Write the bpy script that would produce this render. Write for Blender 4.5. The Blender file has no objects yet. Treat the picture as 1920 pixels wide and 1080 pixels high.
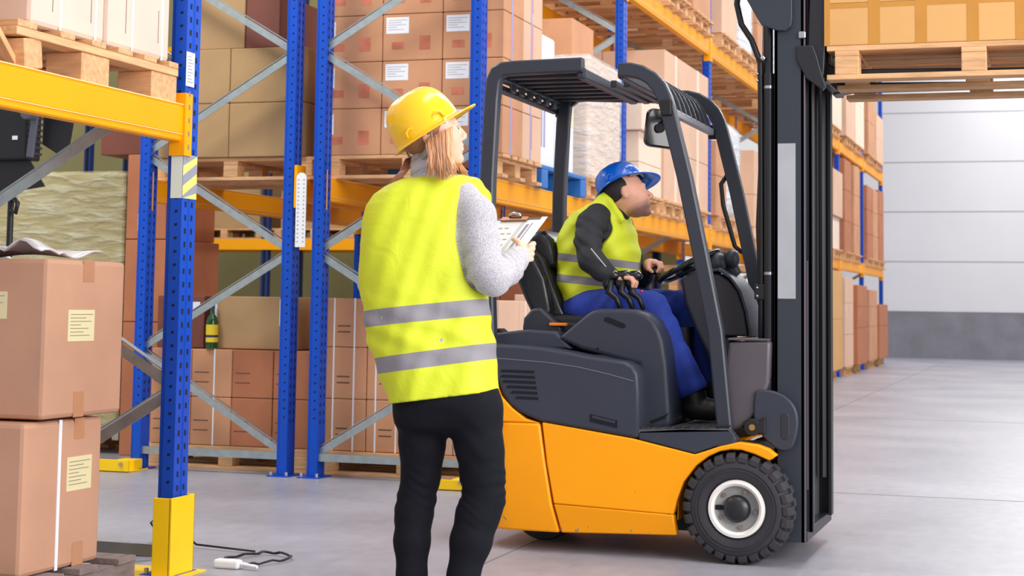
import bpy, bmesh, math, random
import numpy as np
from mathutils import Vector, Matrix

# ------------------------------------------------------------------ camera
scene = bpy.context.scene
COL = scene.collection
CAM_H = 1.05
YAW, PITCH, ROLL = math.radians(18.0), math.atan2(271, 3150.0), 0.0135
cf = Vector((-math.sin(YAW) * math.cos(PITCH), math.cos(YAW) * math.cos(PITCH), math.sin(PITCH)))
cr = Vector((math.cos(YAW), math.sin(YAW), 0)); cu = cr.cross(cf)
cr2 = math.cos(ROLL) * cr + math.sin(ROLL) * cu
cu2 = -math.sin(ROLL) * cr + math.cos(ROLL) * cu
cam_data = bpy.data.cameras.new('camera'); cam = bpy.data.objects.new('camera', cam_data); COL.objects.link(cam)
m = Matrix((cr2, cu2, -cf)).transposed().to_4x4(); m.translation = (0, 0, CAM_H)
cam.matrix_world = m
cam_data.sensor_width = 36; cam_data.lens = 3150 / 1920 * 36; cam_data.shift_y = -0.125
cam_data.clip_end = 200
cam_data.dof.use_dof = True; cam_data.dof.focus_distance = 6.7; cam_data.dof.aperture_fstop = 5.6
scene.camera = cam

# ------------------------------------------------------------------ light
scene.view_settings.view_transform = 'Standard'; scene.view_settings.look = 'None'
scene.view_settings.exposure = 0.32; scene.view_settings.gamma = 1.0
scene.view_settings.use_curve_mapping = False
world = bpy.data.worlds.new('world'); scene.world = world; world.use_nodes = True
wb = world.node_tree.nodes['Background']; wb.inputs[0].default_value = (0.97, 0.97, 1.0, 1); wb.inputs[1].default_value = 0.62

def area(name, loc, target, sx, sy, power, col=(1, 1, 1)):
    l = bpy.data.lights.new(name, 'AREA'); l.shape = 'RECTANGLE'; l.size = sx; l.size_y = sy
    l.energy = power; l.color = col
    o = bpy.data.objects.new(name, l); COL.objects.link(o); o.location = loc
    o.rotation_euler = (Vector(target) - Vector(loc)).to_track_quat('-Z', 'Y').to_euler()
    return o
area('dock_daylight', (6.5, 2.6, 3.8), (-3.0, 7.0, 1.2), 8.0, 4.5, 800, (1.0, 0.97, 0.96))
for _y, _p in ((5.0, 110), (11.0, 150), (17.0, 170), (23.0, 170), (29.0, 190), (34.5, 210)):
    area('overhead_light', (-0.2, _y, 7.5), (-0.2, _y, 0), 1.2, 5.0, _p, (1.0, 0.99, 0.97))
area('overhead_light', (-8.2, 14.5, 7.2), (-8.2, 14.5, 0), 3.0, 5.0, 200, (1.0, 0.98, 0.80))
area('overhead_light', (-6.6, 6.8, 6.0), (-6.6, 8.5, 0), 1.6, 1.6, 170, (1.0, 0.99, 0.9))  # added unseen source, gives the wrapped load's film its highlights

# ------------------------------------------------------------------ materials
MATS = {}
def lin(c):
    return tuple((v / 12.92 if v <= 0.04045 else ((v + 0.055) / 1.055) ** 2.4) for v in [x / 255 for x in c])
def mat(name, rgb, rough=0.5, metal=0.0, noise=0.0, nscale=8.0, bump=0.0, bscale=60.0, stretch=None,
        coat=0.0, spec=None, alpha=1.0, trans=0.0, emit=0.0, sheen=0.0, sss=0.0):
    if name in MATS: return MATS[name]
    mt = bpy.data.materials.new(name); mt.use_nodes = True; nt = mt.node_tree; N = nt.nodes; L = nt.links
    b = N['Principled BSDF']; c = lin(rgb)
    b.inputs['Base Color'].default_value = (*c, 1); b.inputs['Roughness'].default_value = rough
    b.inputs['Metallic'].default_value = metal
    if coat: b.inputs['Coat Weight'].default_value = coat; b.inputs['Coat Roughness'].default_value = 0.08
    if spec is not None: b.inputs['Specular IOR Level'].default_value = spec
    if trans: b.inputs['Transmission Weight'].default_value = trans
    if alpha < 1: b.inputs['Alpha'].default_value = alpha
    if sheen: b.inputs['Sheen Weight'].default_value = sheen
    if sss:
        b.inputs['Subsurface Weight'].default_value = sss; b.inputs['Subsurface Radius'].default_value = (0.012, 0.005, 0.003)
    if emit: b.inputs['Emission Color'].default_value = (*c, 1); b.inputs['Emission Strength'].default_value = emit
    tc = N.new('ShaderNodeTexCoord'); src = tc.outputs['Object']
    if stretch:
        mp = N.new('ShaderNodeMapping'); mp.inputs['Scale'].default_value = stretch; L.new(src, mp.inputs[0]); src = mp.outputs[0]
    if noise:
        n = N.new('ShaderNodeTexNoise'); n.inputs['Scale'].default_value = nscale; n.inputs['Detail'].default_value = 5
        L.new(src, n.inputs['Vector'])
        r = N.new('ShaderNodeValToRGB'); r.color_ramp.elements[0].position = 0.3; r.color_ramp.elements[1].position = 0.72
        r.color_ramp.elements[0].color = (*[v * (1 - noise) for v in c], 1)
        r.color_ramp.elements[1].color = (*[min(1, v * (1 + noise)) for v in c], 1)
        L.new(n.outputs['Fac'], r.inputs[0]); L.new(r.outputs[0], b.inputs['Base Color'])
    if bump:
        n2 = N.new('ShaderNodeTexNoise'); n2.inputs['Scale'].default_value = bscale; n2.inputs['Detail'].default_value = 4
        L.new(src, n2.inputs['Vector'])
        bp = N.new('ShaderNodeBump'); bp.inputs['Strength'].default_value = bump; bp.inputs['Distance'].default_value = 0.01
        L.new(n2.outputs['Fac'], bp.inputs['Height']); L.new(bp.outputs[0], b.inputs['Normal'])
    MATS[name] = mt; return mt

card = mat('card', (204, 148, 110), 0.8, noise=0.10, nscale=3, bump=0.12, bscale=30)
card_pale = mat('card_pale', (222, 182, 154), 0.8, noise=0.06, nscale=3, bump=0.1, bscale=30)
card_cream = mat('card_cream', (240, 214, 192), 0.8, noise=0.05, nscale=3)
card_red = mat('card_red', (184, 116, 80), 0.8, noise=0.12, nscale=4, bump=0.12, bscale=30)
card_olive_lit = mat('card_olive_lit', (176, 142, 100), 0.85, noise=0.08, nscale=3)  # olive cast of the greenish light mixed into the cardboard colour
card_maroon = mat('card_maroon', (122, 70, 58), 0.8, noise=0.1, nscale=3)
card_ochre = mat('card_ochre', (216, 164, 100), 0.7, noise=0.05, nscale=3)
seam = mat('seam', (120, 80, 56), 0.9)
tape = mat('tape', (190, 138, 104), 0.3, noise=0.05)
tape_gold = mat('tape_gold', (196, 136, 56), 0.3, noise=0.05)
strap_m = mat('strap_white', (238, 240, 246), 0.35)
print_dark = mat('print_dark', (110, 74, 60), 0.8)
print_red = mat('print_red', (208, 122, 96), 0.8, noise=0.25, nscale=9)
stripe_pink = mat('stripe_pink', (222, 120, 140), 0.7)
stripe_lilac = mat('stripe_lilac', (160, 160, 196), 0.7)
paper = mat('paper', (240, 242, 250), 0.6)
sticker_y = mat('sticker_yellow', (228, 216, 170), 0.6)
ink = mat('ink', (70, 72, 84), 0.7)
wood = mat('wood', (216, 168, 120), 0.75, noise=0.22, nscale=6, stretch=(1.2, 9, 9), bump=0.2, bscale=14)
wood_y = mat('wood_along', (220, 174, 126), 0.75, noise=0.2, nscale=6, stretch=(9, 1.2, 9), bump=0.2, bscale=14)
wood_old = mat('wood_old', (132, 116, 112), 0.85, noise=0.25, nscale=6, stretch=(9, 1.2, 9), bump=0.3, bscale=14)
wood_dark = mat('wood_dark', (164, 112, 76), 0.8, noise=0.25, nscale=6, stretch=(1.2, 9, 9))
blue = mat('rack_blue', (0, 74, 190), 0.38, noise=0.06, nscale=5, spec=0.35)
blue_pallet = mat('pallet_blue', (40, 110, 190), 0.5, noise=0.1)
orange = mat('beam_orange', (255, 168, 0), 0.5, noise=0.04, nscale=3, spec=0.25)
yellow_g = mat('guard_yellow', (255, 206, 0), 0.4, noise=0.04, nscale=4)
galv = mat('galvanised', (168, 178, 180), 0.38, metal=0.75, noise=0.12, nscale=20)
hole_m = mat('hole_dark', (6, 10, 24), 0.9)
white_plastic = mat('white_plastic', (236, 238, 242), 0.4)
grey_plastic = mat('grey_plastic', (186, 188, 200), 0.4)
black = mat('black', (16, 16, 20), 0.45)
black_gloss = mat('black_gloss', (18, 18, 22), 0.22, coat=0.3)
steel = mat('steel', (190, 190, 196), 0.25, metal=1.0)

def wall_panel_mat():
    mt = bpy.data.materials.new('wall_panel'); mt.use_nodes = True; nt = mt.node_tree; N = nt.nodes; L = nt.links
    b = N['Principled BSDF']; b.inputs['Roughness'].default_value = 0.5
    n = N.new('ShaderNodeTexNoise'); n.inputs['Scale'].default_value = 0.6; n.inputs['Detail'].default_value = 3
    r = N.new('ShaderNodeValToRGB'); r.color_ramp.elements[0].color = (*lin((212, 212, 217)), 1); r.color_ramp.elements[1].color = (*lin((228, 228, 233)), 1)
    tc = N.new('ShaderNodeTexCoord'); L.new(tc.outputs['Object'], n.inputs['Vector'])
    L.new(n.outputs['Fac'], r.inputs[0]); L.new(r.outputs[0], b.inputs['Base Color'])
    return mt
wallm = wall_panel_mat()
concrete = mat('wall_concrete', (128, 128, 136), 0.8, noise=0.14, nscale=2.5, bump=0.2, bscale=12)
wall_cream = mat('wall_cream', (158, 150, 98), 0.7, noise=0.05, nscale=1.5)

def floor_mat():
    mt = bpy.data.materials.new('floor_concrete'); mt.use_nodes = True; nt = mt.node_tree; N = nt.nodes; L = nt.links
    b = N['Principled BSDF']
    tc = N.new('ShaderNodeTexCoord')
    def noise(sc, det, mp=None):
        n = N.new('ShaderNodeTexNoise'); n.inputs['Scale'].default_value = sc; n.inputs['Detail'].default_value = det
        if mp:
            q = N.new('ShaderNodeMapping'); q.inputs['Scale'].default_value = mp; L.new(tc.outputs['Object'], q.inputs[0]); L.new(q.outputs[0], n.inputs['Vector'])
        else: L.new(tc.outputs['Object'], n.inputs['Vector'])
        return n
    n1 = noise(0.9, 6); n2 = noise(14, 4, (1, 0.5, 1)); n3 = noise(150, 2)
    mx = N.new('ShaderNodeMix'); mx.data_type = 'FLOAT'; mx.inputs[0].default_value = 0.35
    L.new(n1.outputs['Fac'], mx.inputs[2]); L.new(n2.outputs['Fac'], mx.inputs[3])
    r = N.new('ShaderNodeValToRGB'); r.color_ramp.elements[0].position = 0.3; r.color_ramp.elements[1].position = 0.7
    r.color_ramp.elements[0].color = (*lin((134, 133, 143)), 1); r.color_ramp.elements[1].color = (*lin((168, 166, 176)), 1)
    L.new(mx.outputs[0], r.inputs[0]); L.new(r.outputs[0], b.inputs['Base Color'])
    rr = N.new('ShaderNodeMapRange'); rr.inputs[3].default_value = 0.28; rr.inputs[4].default_value = 0.5
    L.new(n1.outputs['Fac'], rr.inputs[0]); L.new(rr.outputs[0], b.inputs['Roughness'])
    bp = N.new('ShaderNodeBump'); bp.inputs['Strength'].default_value = 0.06; bp.inputs['Distance'].default_value = 0.01
    L.new(n3.outputs['Fac'], bp.inputs['Height']); L.new(bp.outputs[0], b.inputs['Normal'])
    return mt
floorm = floor_mat()

# ------------------------------------------------------------------ mesh builder
WPOS = {}
class MB:
    def __init__(s): s.v = []; s.f = []; s.m = []
    def add(s, vs, fs, mi=0):
        o = len(s.v); s.v += [tuple(v) for v in vs]; s.f += [tuple(i + o for i in f) for f in fs]; s.m += [mi] * len(fs); return s
    def hexa(s, p, mi=0):
        return s.add(p, [(0, 3, 2, 1), (4, 5, 6, 7), (0, 1, 5, 4), (1, 2, 6, 5), (2, 3, 7, 6), (3, 0, 4, 7)], mi)
    def box(s, x0, x1, y0, y1, z0, z1, mi=0):
        return s.hexa([(x0, y0, z0), (x1, y0, z0), (x1, y1, z0), (x0, y1, z0), (x0, y0, z1), (x1, y0, z1), (x1, y1, z1), (x0, y1, z1)], mi)
    def quad(s, a, b, c, d, mi=0): return s.add([a, b, c, d], [(0, 1, 2, 3)], mi)
    def bar(s, a, b, w, h, up=(0, 0, 1), mi=0):
        a = Vector(a); b = Vector(b); d = (b - a).normalized(); u = Vector(up); sd = d.cross(u)
        if sd.length < 1e-4: sd = d.cross(Vector((1, 0, 0)))
        sd.normalize(); u = sd.cross(d).normalized(); sd *= w / 2; u = u * h / 2
        return s.hexa([a - sd - u, a + sd - u, b + sd - u, b - sd - u, a - sd + u, a + sd + u, b + sd + u, b - sd + u], mi)
    def tube(s, pts, r, n=10, mi=0, closed=False, cap=True):
        pts = [Vector(p) for p in pts]; k = len(pts)
        rs = r if isinstance(r, (list, tuple)) else [r] * k
        vs = []; fs = []; ref = None
        for i, p in enumerate(pts):
            if closed: d = pts[(i + 1) % k] - pts[i - 1]
            else: d = pts[min(i + 1, k - 1)] - pts[max(i - 1, 0)]
            d.normalize()
            if ref is None: ref = d.orthogonal().normalized()
            ref = (ref - d * ref.dot(d)).normalized(); w = d.cross(ref)
            for j in range(n):
                t = 2 * math.pi * j / n; vs.append(p + (ref * math.cos(t) + w * math.sin(t)) * rs[i])
        for i in range(k if closed else k - 1):
            for j in range(n):
                a = i * n + j; b_ = i * n + (j + 1) % n; c = ((i + 1) % k) * n + (j + 1) % n; d_ = ((i + 1) % k) * n + j
                fs.append((a, b_, c, d_))
        if cap and not closed: fs.append(tuple(range(n - 1, -1, -1))); fs.append(tuple((k - 1) * n + j for j in range(n)))
        return s.add(vs, fs, mi)
    def cyl(s, a, b, r1, r2=None, n=20, mi=0): return s.tube([a, b], [r1, r1 if r2 is None else r2], n, mi)
    def prism(s, poly, y0, y1, mi=0, ax='y'):
        n = len(poly)
        A = sum(poly[i][0] * poly[(i + 1) % n][1] - poly[(i + 1) % n][0] * poly[i][1] for i in range(n))
        if A < 0: poly = poly[::-1]
        def P(u, w, t): return (u, t, w) if ax == 'y' else ((t, u, w) if ax == 'x' else (u, w, t))
        vs = [P(u, w, y0) for u, w in poly] + [P(u, w, y1) for u, w in poly]
        fs = [tuple(range(n)), tuple(range(2 * n - 1, n - 1, -1))] + [(i, i + n, (i + 1) % n + n, (i + 1) % n) for i in range(n)]
        return s.add(vs, fs, mi)
    def lathe(s, prof, c, axis='y', n=40, mi=0, closed=False):
        vs = []; fs = []; k = len(prof); c = Vector(c)
        for r, h in prof:
            for j in range(n):
                t = 2 * math.pi * j / n; a, b_ = r * math.cos(t), r * math.sin(t)
                vs.append(c + Vector({'y': (a, h, b_), 'z': (a, b_, h), 'x': (h, a, b_)}[axis]))
        for i in range(k if closed else k - 1):
            for j in range(n): fs.append((i * n + j, i * n + (j + 1) % n, ((i + 1) % k) * n + (j + 1) % n, ((i + 1) % k) * n + j))
        return s.add(vs, fs, mi)
    def ell(s, c, r, n=20, m_=12, mi=0, rot=None):
        vs = []; fs = []; c = Vector(c)
        for i in range(m_ + 1):
            p = math.pi * i / m_
            for j in range(n):
                t = 2 * math.pi * j / n; v = Vector((r[0] * math.sin(p) * math.cos(t), r[1] * math.sin(p) * math.sin(t), r[2] * math.cos(p)))
                if rot is not None: v = rot @ v
                vs.append(c + v)
        for i in range(m_):
            for j in range(n): fs.append((i * n + j, (i + 1) * n + j, (i + 1) * n + (j + 1) % n, i * n + (j + 1) % n))
        return s.add(vs, fs, mi)
    def sweep(s, path, w, h, mi=0):
        """rectangular bar swept along a path in a plane of constant y; w across (y), h in the plane"""
        pts = [Vector(p) for p in path]; vs = []; fs = []; k = len(pts)
        for i, p in enumerate(pts):
            d1 = (pts[i] - pts[i - 1]).normalized() if i else (pts[1] - pts[0]).normalized()
            d2 = (pts[i + 1] - pts[i]).normalized() if i < k - 1 else d1
            d = (d1 + d2).normalized(); nn = Vector((-d.z, 0, d.x)); sc = 1 / max(0.5, nn.dot(Vector((-d1.z, 0, d1.x))))
            nn = nn * sc * h / 2
            c_ = 0.22
            for a, b_ in ((-1, -1 + c_), (-1 + c_, -1), (1 - c_, -1), (1, -1 + c_), (1, 1 - c_), (1 - c_, 1), (-1 + c_, 1), (-1, 1 - c_)):
                vs.append(p + nn * a + Vector((0, w / 2 * b_, 0)))
        for i in range(k - 1):
            for j in range(8): fs.append((i * 8 + j, i * 8 + (j + 1) % 8, (i + 1) * 8 + (j + 1) % 8, (i + 1) * 8 + j))
        fs.append(tuple(range(7, -1, -1))); fs.append(tuple((k - 1) * 8 + j for j in range(8)))
        return s.add(vs, fs, mi)
    def build(s, name, mats, parent=None, bevel=0.0, seg=2, smooth=False, sub=0, fix=True):
        me = bpy.data.meshes.new(name); me.from_pydata(s.v, [], s.f)
        if not isinstance(mats, (list, tuple)): mats = [mats]
        for q in mats: me.materials.append(q)
        if len(mats) > 1: me.polygons.foreach_set('material_index', s.m)
        if fix:
            bm = bmesh.new(); bm.from_mesh(me); bmesh.ops.recalc_face_normals(bm, faces=bm.faces); bm.to_mesh(me); bm.free()
        if smooth:
            me.polygons.foreach_set('use_smooth', [True] * len(me.polygons))
            if smooth != 'all':
                try: me.set_sharp_from_angle(angle=math.radians(40))
                except Exception: pass
        me.update()
        o = bpy.data.objects.new(name, me); COL.objects.link(o)
        if bevel:
            bv = o.modifiers.new('bevel', 'BEVEL'); bv.width = bevel; bv.segments = seg; bv.limit_method = 'ANGLE'; bv.angle_limit = math.radians(40)
        if sub:
            sb = o.modifiers.new('sub', 'SUBSURF'); sb.levels = sub; sb.render_levels = sub
        if parent is not None: o.parent = parent; o.location = -WPOS.get(parent.name, Vector())
        WPOS[o.name] = Vector()
        return o

def thing(name, label, cat, loc=(0, 0, 0), group=None):
    o = bpy.data.objects.new(name, None); COL.objects.link(o); o.location = loc; o.empty_display_size = 0.1
    o['label'] = label; o['category'] = cat
    if group: o['group'] = group
    WPOS[o.name] = Vector(loc); return o
def tag(o, label, cat, group=None, kind=None):
    o['label'] = label; o['category'] = cat
    if group: o['group'] = group
    if kind: o['kind'] = kind
    return o
def chaikin(P, n=2):
    for _ in range(n):
        Q = []
        for i in range(len(P)):
            a, b = P[i], P[(i + 1) % len(P)]; Q += [(a[0] * .75 + b[0] * .25, a[1] * .75 + b[1] * .25), (a[0] * .25 + b[0] * .75, a[1] * .25 + b[1] * .75)]
        P = Q
    return P
def struct(o): o['kind'] = 'structure'; return o
def dup(root, loc, label, group=None, rotz=0.0):
    r = root.copy(); COL.objects.link(r); r.location = loc; r.rotation_euler = (0, 0, rotz); r['label'] = label
    if group: r['group'] = group
    for ch in list(root.children):
        c = ch.copy(); COL.objects.link(c); c.parent = r
        for g in list(ch.children):
            d = g.copy(); COL.objects.link(d); d.parent = c
    return r
def at(px, py, Y):
    """point of the place at depth Y (metres along the row) seen in the direction of photo pixel px, py"""
    d = cf + cr2 * ((px - 960) / 3150.0) + cu2 * ((300 - py) / 3150.0)
    return Vector((0, 0, CAM_H)) + d * (Y / d.y)

# ------------------------------------------------------------------ setting
struct(MB().box(-24, 12, -3, 38.2, -0.1, 0).build('floor', floorm))
mb = MB()
jm = mat('joint_dark', (112, 110, 118), 0.9)
for y in (3.0, 9.85, 16.7, 23.5, 30.4): mb.box(-15, 11, y, y + 0.008, 0.0002, 0.0012)
for x in (-2.235, 4.6, -9.1): mb.box(x, x + 0.008, -2.9, 38, 0.0002, 0.0012)
struct(mb.build('trim_1', jm))
mb = MB()
mb.box(-5.2, 12, 38.0, 38.3, 0, 1.0, 1)
z = 1.0
while z < 9:
    mb.box(-5.2, 12, 38.06, 38.3, z + 0.02, min(z + 1.1, 9.0) - 0.0, 0)
    mb.box(-5.2, 12, 38.09, 38.3, z, z + 0.02, 2); z += 1.1
struct(mb.build('wall_back', [wallm, concrete, mat('joint_grey', (190, 190, 196), 0.7)]))
struct(MB().box(-24, -4.75, 22.0, 22.2, 0, 8.0).build('wall_left', wall_cream))
# ------------------------------------------------------------------ racks
ORD = ['lowest', 'second', 'third', 'fourth', 'fifth', 'sixth', 'seventh', 'eighth']
ORDC = ['first', 'second', 'third', 'fourth', 'fifth', 'sixth']
def upright_mesh(x1, y0, h, parent, holes_h=None, side=True):
    """C profile post: face plane at x=x1 looking to the aisle, 0.11 wide along y, 0.072 deep"""
    y1 = y0 + 0.11; x0 = x1 - 0.072; ym = (y0 + y1) / 2
    prof = [(x1, y0), (x1, ym - 0.012), (x1 - 0.006, ym - 0.008), (x1 - 0.006, ym + 0.008), (x1, ym + 0.012), (x1, y1),
            (x0 + 0.022, y1), (x0 + 0.014, y1 - 0.012), (x0, y1 - 0.012), (x0, y1 - 0.030), (x0 + 0.004, y1 - 0.030), (x0 + 0.004, y1 - 0.016),
            (x1 - 0.004, y1 - 0.008), (x1 - 0.004, y0 + 0.008), (x0 + 0.004, y0 + 0.016), (x0 + 0.004, y0 + 0.030), (x0, y0 + 0.030), (x0, y0 + 0.012), (x0 + 0.014, y0 + 0.012), (x0 + 0.022, y0)]
    mb = MB(); mb.prism(prof, 0.01, h, 0, ax='z')
    z = 0.33; hh = holes_h or h
    while z < hh:
        for k, yy in enumerate((y0 + 0.030, y1 - 0.030)):
            mb.quad((x1 + .0006, yy - .007, z - .010), (x1 + .0006, yy + .006, z - .012), (x1 + .0006, yy + .007, z + .010), (x1 + .0006, yy - .006, z + .012), 1)
        mb.quad((x1 - .030, y0 - .0006, z + .018), (x1 - .018, y0 - .0006, z + .020), (x1 - .018, y0 - .0006, z + .030), (x1 - .030, y0 - .0006, z + .028), 1)
        z += 0.052
    return mb.build('upright', [blue, hole_m], parent)

def frame(label, xf, y0, h=5.6, zin=0.12, first='back', group='blue upright frames of the pallet racks', guard=None, loc_y=None):
    """upright frame: posts at xf (aisle side) and xf-1.0, zigzag of galvanised braces"""
    t = thing('upright_frame', label, 'rack', (xf - 0.53, y0 + 0.055, 0), group)
    xb = xf - 1.0
    upright_mesh(xf, y0, h, t); upright_mesh(xb, y0, h, t)
    ym = y0 + 0.055
    xs = {'back': xb - 0.02, 'front': xf - 0.052}
    side = first; z = zin
    b = MB().bar((xb, ym - .02, zin), (xf - .04, ym - .02, zin), .03, .045).build('brace', galv, t)
    while z < h - 0.75:
        o = 'front' if side == 'back' else 'back'
        mb = MB(); a = Vector((xs[side], ym, z + .02)); c = Vector((xs[o], ym, z + 0.615 - .02))
        mb.bar(a + Vector((0, -.016, 0)), c + Vector((0, -.016, 0)), .004, .042, up=(0, 0, 1))
        mb.bar(a, c, .034, .005, up=(0, 0, 1)); mb.bar(a + Vector((0, 0, .036)), c + Vector((0, 0, .036)), .034, .004, up=(0, 0, 1))
        mb.build('brace', galv, t)
        side = o; z += 0.615
    for x in (xf, xb):
        mb = MB(); mb.box(x - .11, x + .03, y0 - .045, y0 + .15, 0, .008); mb.cyl((x + .012, y0 - .025, .008), (x + .012, y0 - .025, .03), .009, n=6, mi=1)
        mb.cyl((x - .09, y0 - .025, .008), (x - .09, y0 - .025, .03), .009, n=6, mi=1)
        mb.build('foot_plate', [blue, steel], t)
    return t

XR = -3.23; XL = -4.43; PITCHY = 3.43; Y0 = 9.32
def beam(label, x1, ya, yb, ztop, cname_z=True, group='orange shelf beams', flip=False, h=0.145):
    """orange beam from ya to yb with its front at x1"""
    t = thing('shelf_beam', label, 'beam', (x1 - .025, (ya + yb) / 2, ztop - h), group)
    s = -1 if flip else 1
    P = [(0, 0), (0, -.012), (.004, -.016), (.004, -h + .032), (0, -h + .028), (0, -h + .006), (-.006, -h), (-.05, -h), (-.05, 0)]
    mb = MB(); mb.prism([(x1 + s * (u - .004), ztop + w) for u, w in P], ya, yb, 0)
    mb.box(x1 - .0045 * 1, x1 + .0004, ya, yb, ztop - .0035, ztop + .0006, 1); mb.box(x1 - .004, x1 + .0008, ya, yb, ztop - h + .026, ztop - h + .029, 1)
    mb.build('beam', [orange, mat('scuffed_edge', (244, 214, 150), 0.4)], t)
    for ye, sg in ((ya, -1), (yb, 1)):
        mb = MB(); y_ = sorted((ye, ye + sg * .055))
        mb.box(x1 - .058, x1 + .008, ye - .004 if sg < 0 else ye - .002, ye + .004, ztop - h - .055, ztop + .045)
        mb.box(x1 + .0045, x1 + .009, y_[0], y_[1], ztop - h - .055, ztop + .045)
        for k in range(5):
            zz = ztop - h - .03 + k * .052; yy = ye + sg * .03
            mb.quad((x1 + .0095, yy - .006, zz), (x1 + .0095, yy + .006, zz), (x1 + .0095, yy + .006, zz + .02), (x1 + .0095, yy - .006, zz + .02), 1)
        mb.build('end_connector', [orange, mat('hole_grey', (150, 120, 110), .6)], t)
    return t

# frames along the aisle: one near, eight beyond the cross aisle
fr_names = ['at the near corner beside the small yellow column guard', 'with the cross aisle before it, directly behind the forklift rear', 'second along the far aisle from the forklift', 'third along the far aisle from the forklift',
            'fourth along the far aisle, behind the mast', 'fifth along the far aisle, behind the mast', 'sixth along the far aisle, just right of the mast', 'seventh along the far aisle, last but one', 'eighth along the far aisle, at its end by the white wall']
frame('blue perforated upright frame with galvanised braces nearest the camera at the left', XR, 5.80, h=4.2, zin=.09, first='back')
frame('blue perforated upright frame off to the left carrying the near beam', XR, 2.37, h=4.2, first='back')
for i in range(8):
    frame('blue upright frame ' + fr_names[i + 1], XR, Y0 + i * PITCHY, first='back')
frame('blue upright frame of the left row end, galvanised zigzag before khaki cartons', XL, Y0, first='front')
frame('blue upright frame deeper in the left row behind the khaki cartons', XL, Y0 + PITCHY, first='front')
# beams
for nm, xx, fl in (('front', XR + 0.001, False), ('rear', XR - 1.01, False)):
    beam(f'orange {nm} beam under the near pallet of strapped boxes', xx, 2.48, 5.79, 1.81)
    for i in range(7):
        ya, yb = Y0 + i * PITCHY + .112, Y0 + (i + 1) * PITCHY - .002
        for lv, zz in (('lower', 1.81), ('upper', 3.665)):
            beam(f'orange {lv} {nm} beam of the {ORDC[min(i,5)] if i < 6 else "seventh"} bay beyond the cross aisle', xx, ya, yb, zz)
for nm, xx in (('front', XL), ('rear', XL - 1.01)):
    beam(f'orange {nm} beam of the left row bay', xx, Y0 + .112, Y0 + PITCHY - .002, 1.81)
# rack across the back, its beams running sideways
def cross_upright(x, y):
    mb = MB(); mb.box(x, x + .1, y, y + .09, 0, 5.5); mb.box(x + .03, x + .07, y - .002, y, 0, 5.5, 1)
    return mb
t = thing('cross_rack', 'blue and orange rack standing across the far end before the cream wall', 'rack', (-8.5, 20.3, 0))
for x in (-12.6, -9.9, -7.2, -4.9):
    for y in (19.9, 20.9): cross_upright(x, y).build('upright', [mat('blue_dark', (8, 44, 110), .5), hole_m], t)
for zz in (1.72, 4.3):
    for y in (19.88, 20.95):
        MB().box(-12.6, -4.8, y, y + .05, zz, zz + .14).build('beam', orange, t)
    MB().box(-12.6, -4.8, 19.95, 20.93, zz + .05, zz + .06).build('shelf_panel', mat('board_dark', (120, 84, 40), .8), t)

# yellow guards
def guard_low(label, xa, xb, ya, yb, h, ht):
    t = thing('column_guard', label, 'guard', ((xa + xb) / 2, (ya + yb) / 2, 0), 'low yellow guards at the frame feet')
    mb = MB(); mb.box(xa, xb, ya, ya + .012, 0, h); mb.box(xa, xb, ya, yb, 0, .008); mb.build('rail', yellow_g, t, bevel=.002)
    MB().box(xb - .14, xb - .02, yb - .14, yb - .04, .008, h * .9).build('post_block', yellow_g, t, bevel=.002); MB().cyl((xb - .05, ya - .001, .05), (xb - .05, ya - .012, .05), .012, n=8).build('bolt', steel, t)
guard_low('low yellow guard at the foot of the left row frame', -5.66, -5.39, 9.12, 9.36, .075, .075)
guard_low('low yellow guard on the floor behind the woman', -3.40, -3.16, 9.02, 9.26, .06, .06)
t = thing('column_guard', 'tall yellow angle guard around the foot of the near blue post', 'guard', (-3.24, 5.8, 0))
mb = MB(); mb.box(-3.28, -3.205, 5.74, 5.748, 0, .30); mb.box(-3.213, -3.205, 5.74, 5.93, 0, .30); mb.box(-3.26, -3.205, 5.922, 5.93, .0, .30)
mb.build('angle_plate', yellow_g, t, bevel=.003)
MB().box(-3.50, -3.17, 5.70, 5.97, 0, .006).build('base_plate', yellow_g, t)
# label plates on the near post
mb = MB(); mb.box(XR + .001, XR + .0025, 5.80, 5.865, 1.885, 2.02)
for k in range(9): mb.box(XR + .0025, XR + .003, 5.808, 5.856 - .01 * (k % 3), 1.90 + k * .0125, 1.904 + k * .0125, 1)
tag(mb.build('post_label', [paper, mat('ink_soft', (150, 156, 170), .7)]), 'small white printed label on the near blue post above the orange connector', 'label')
mb = MB()
ya, yb, za, zb = 5.80, 5.91, 1.445, 1.615
mb.box(XR + .001, XR + .002, ya, yb, za, zb, 1)
for k in range(3):
    z0 = za - .03 + k * .078
    pts = [(ya, z0), (ya, z0 + .04), (yb, z0 + .095), (yb, z0 + .055)]
    pts = [(y, min(max(z, za), zb)) for y, z in pts]
    mb.quad(*[(XR + .0026, y, z) for y, z in pts], 0)
mb.box(XR - .05, XR - .001, ya - .002, ya - .0005, za, zb, 2)
tag(mb.build('hazard_sticker', [mat('hazard_grey', (150, 152, 166), .5), mat('hazard_yellow', (246, 240, 120), .5), mat('hazard_pale', (226, 232, 220), .5)]), 'striped grey and yellow hazard sticker on the near blue post', 'sticker')
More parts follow.
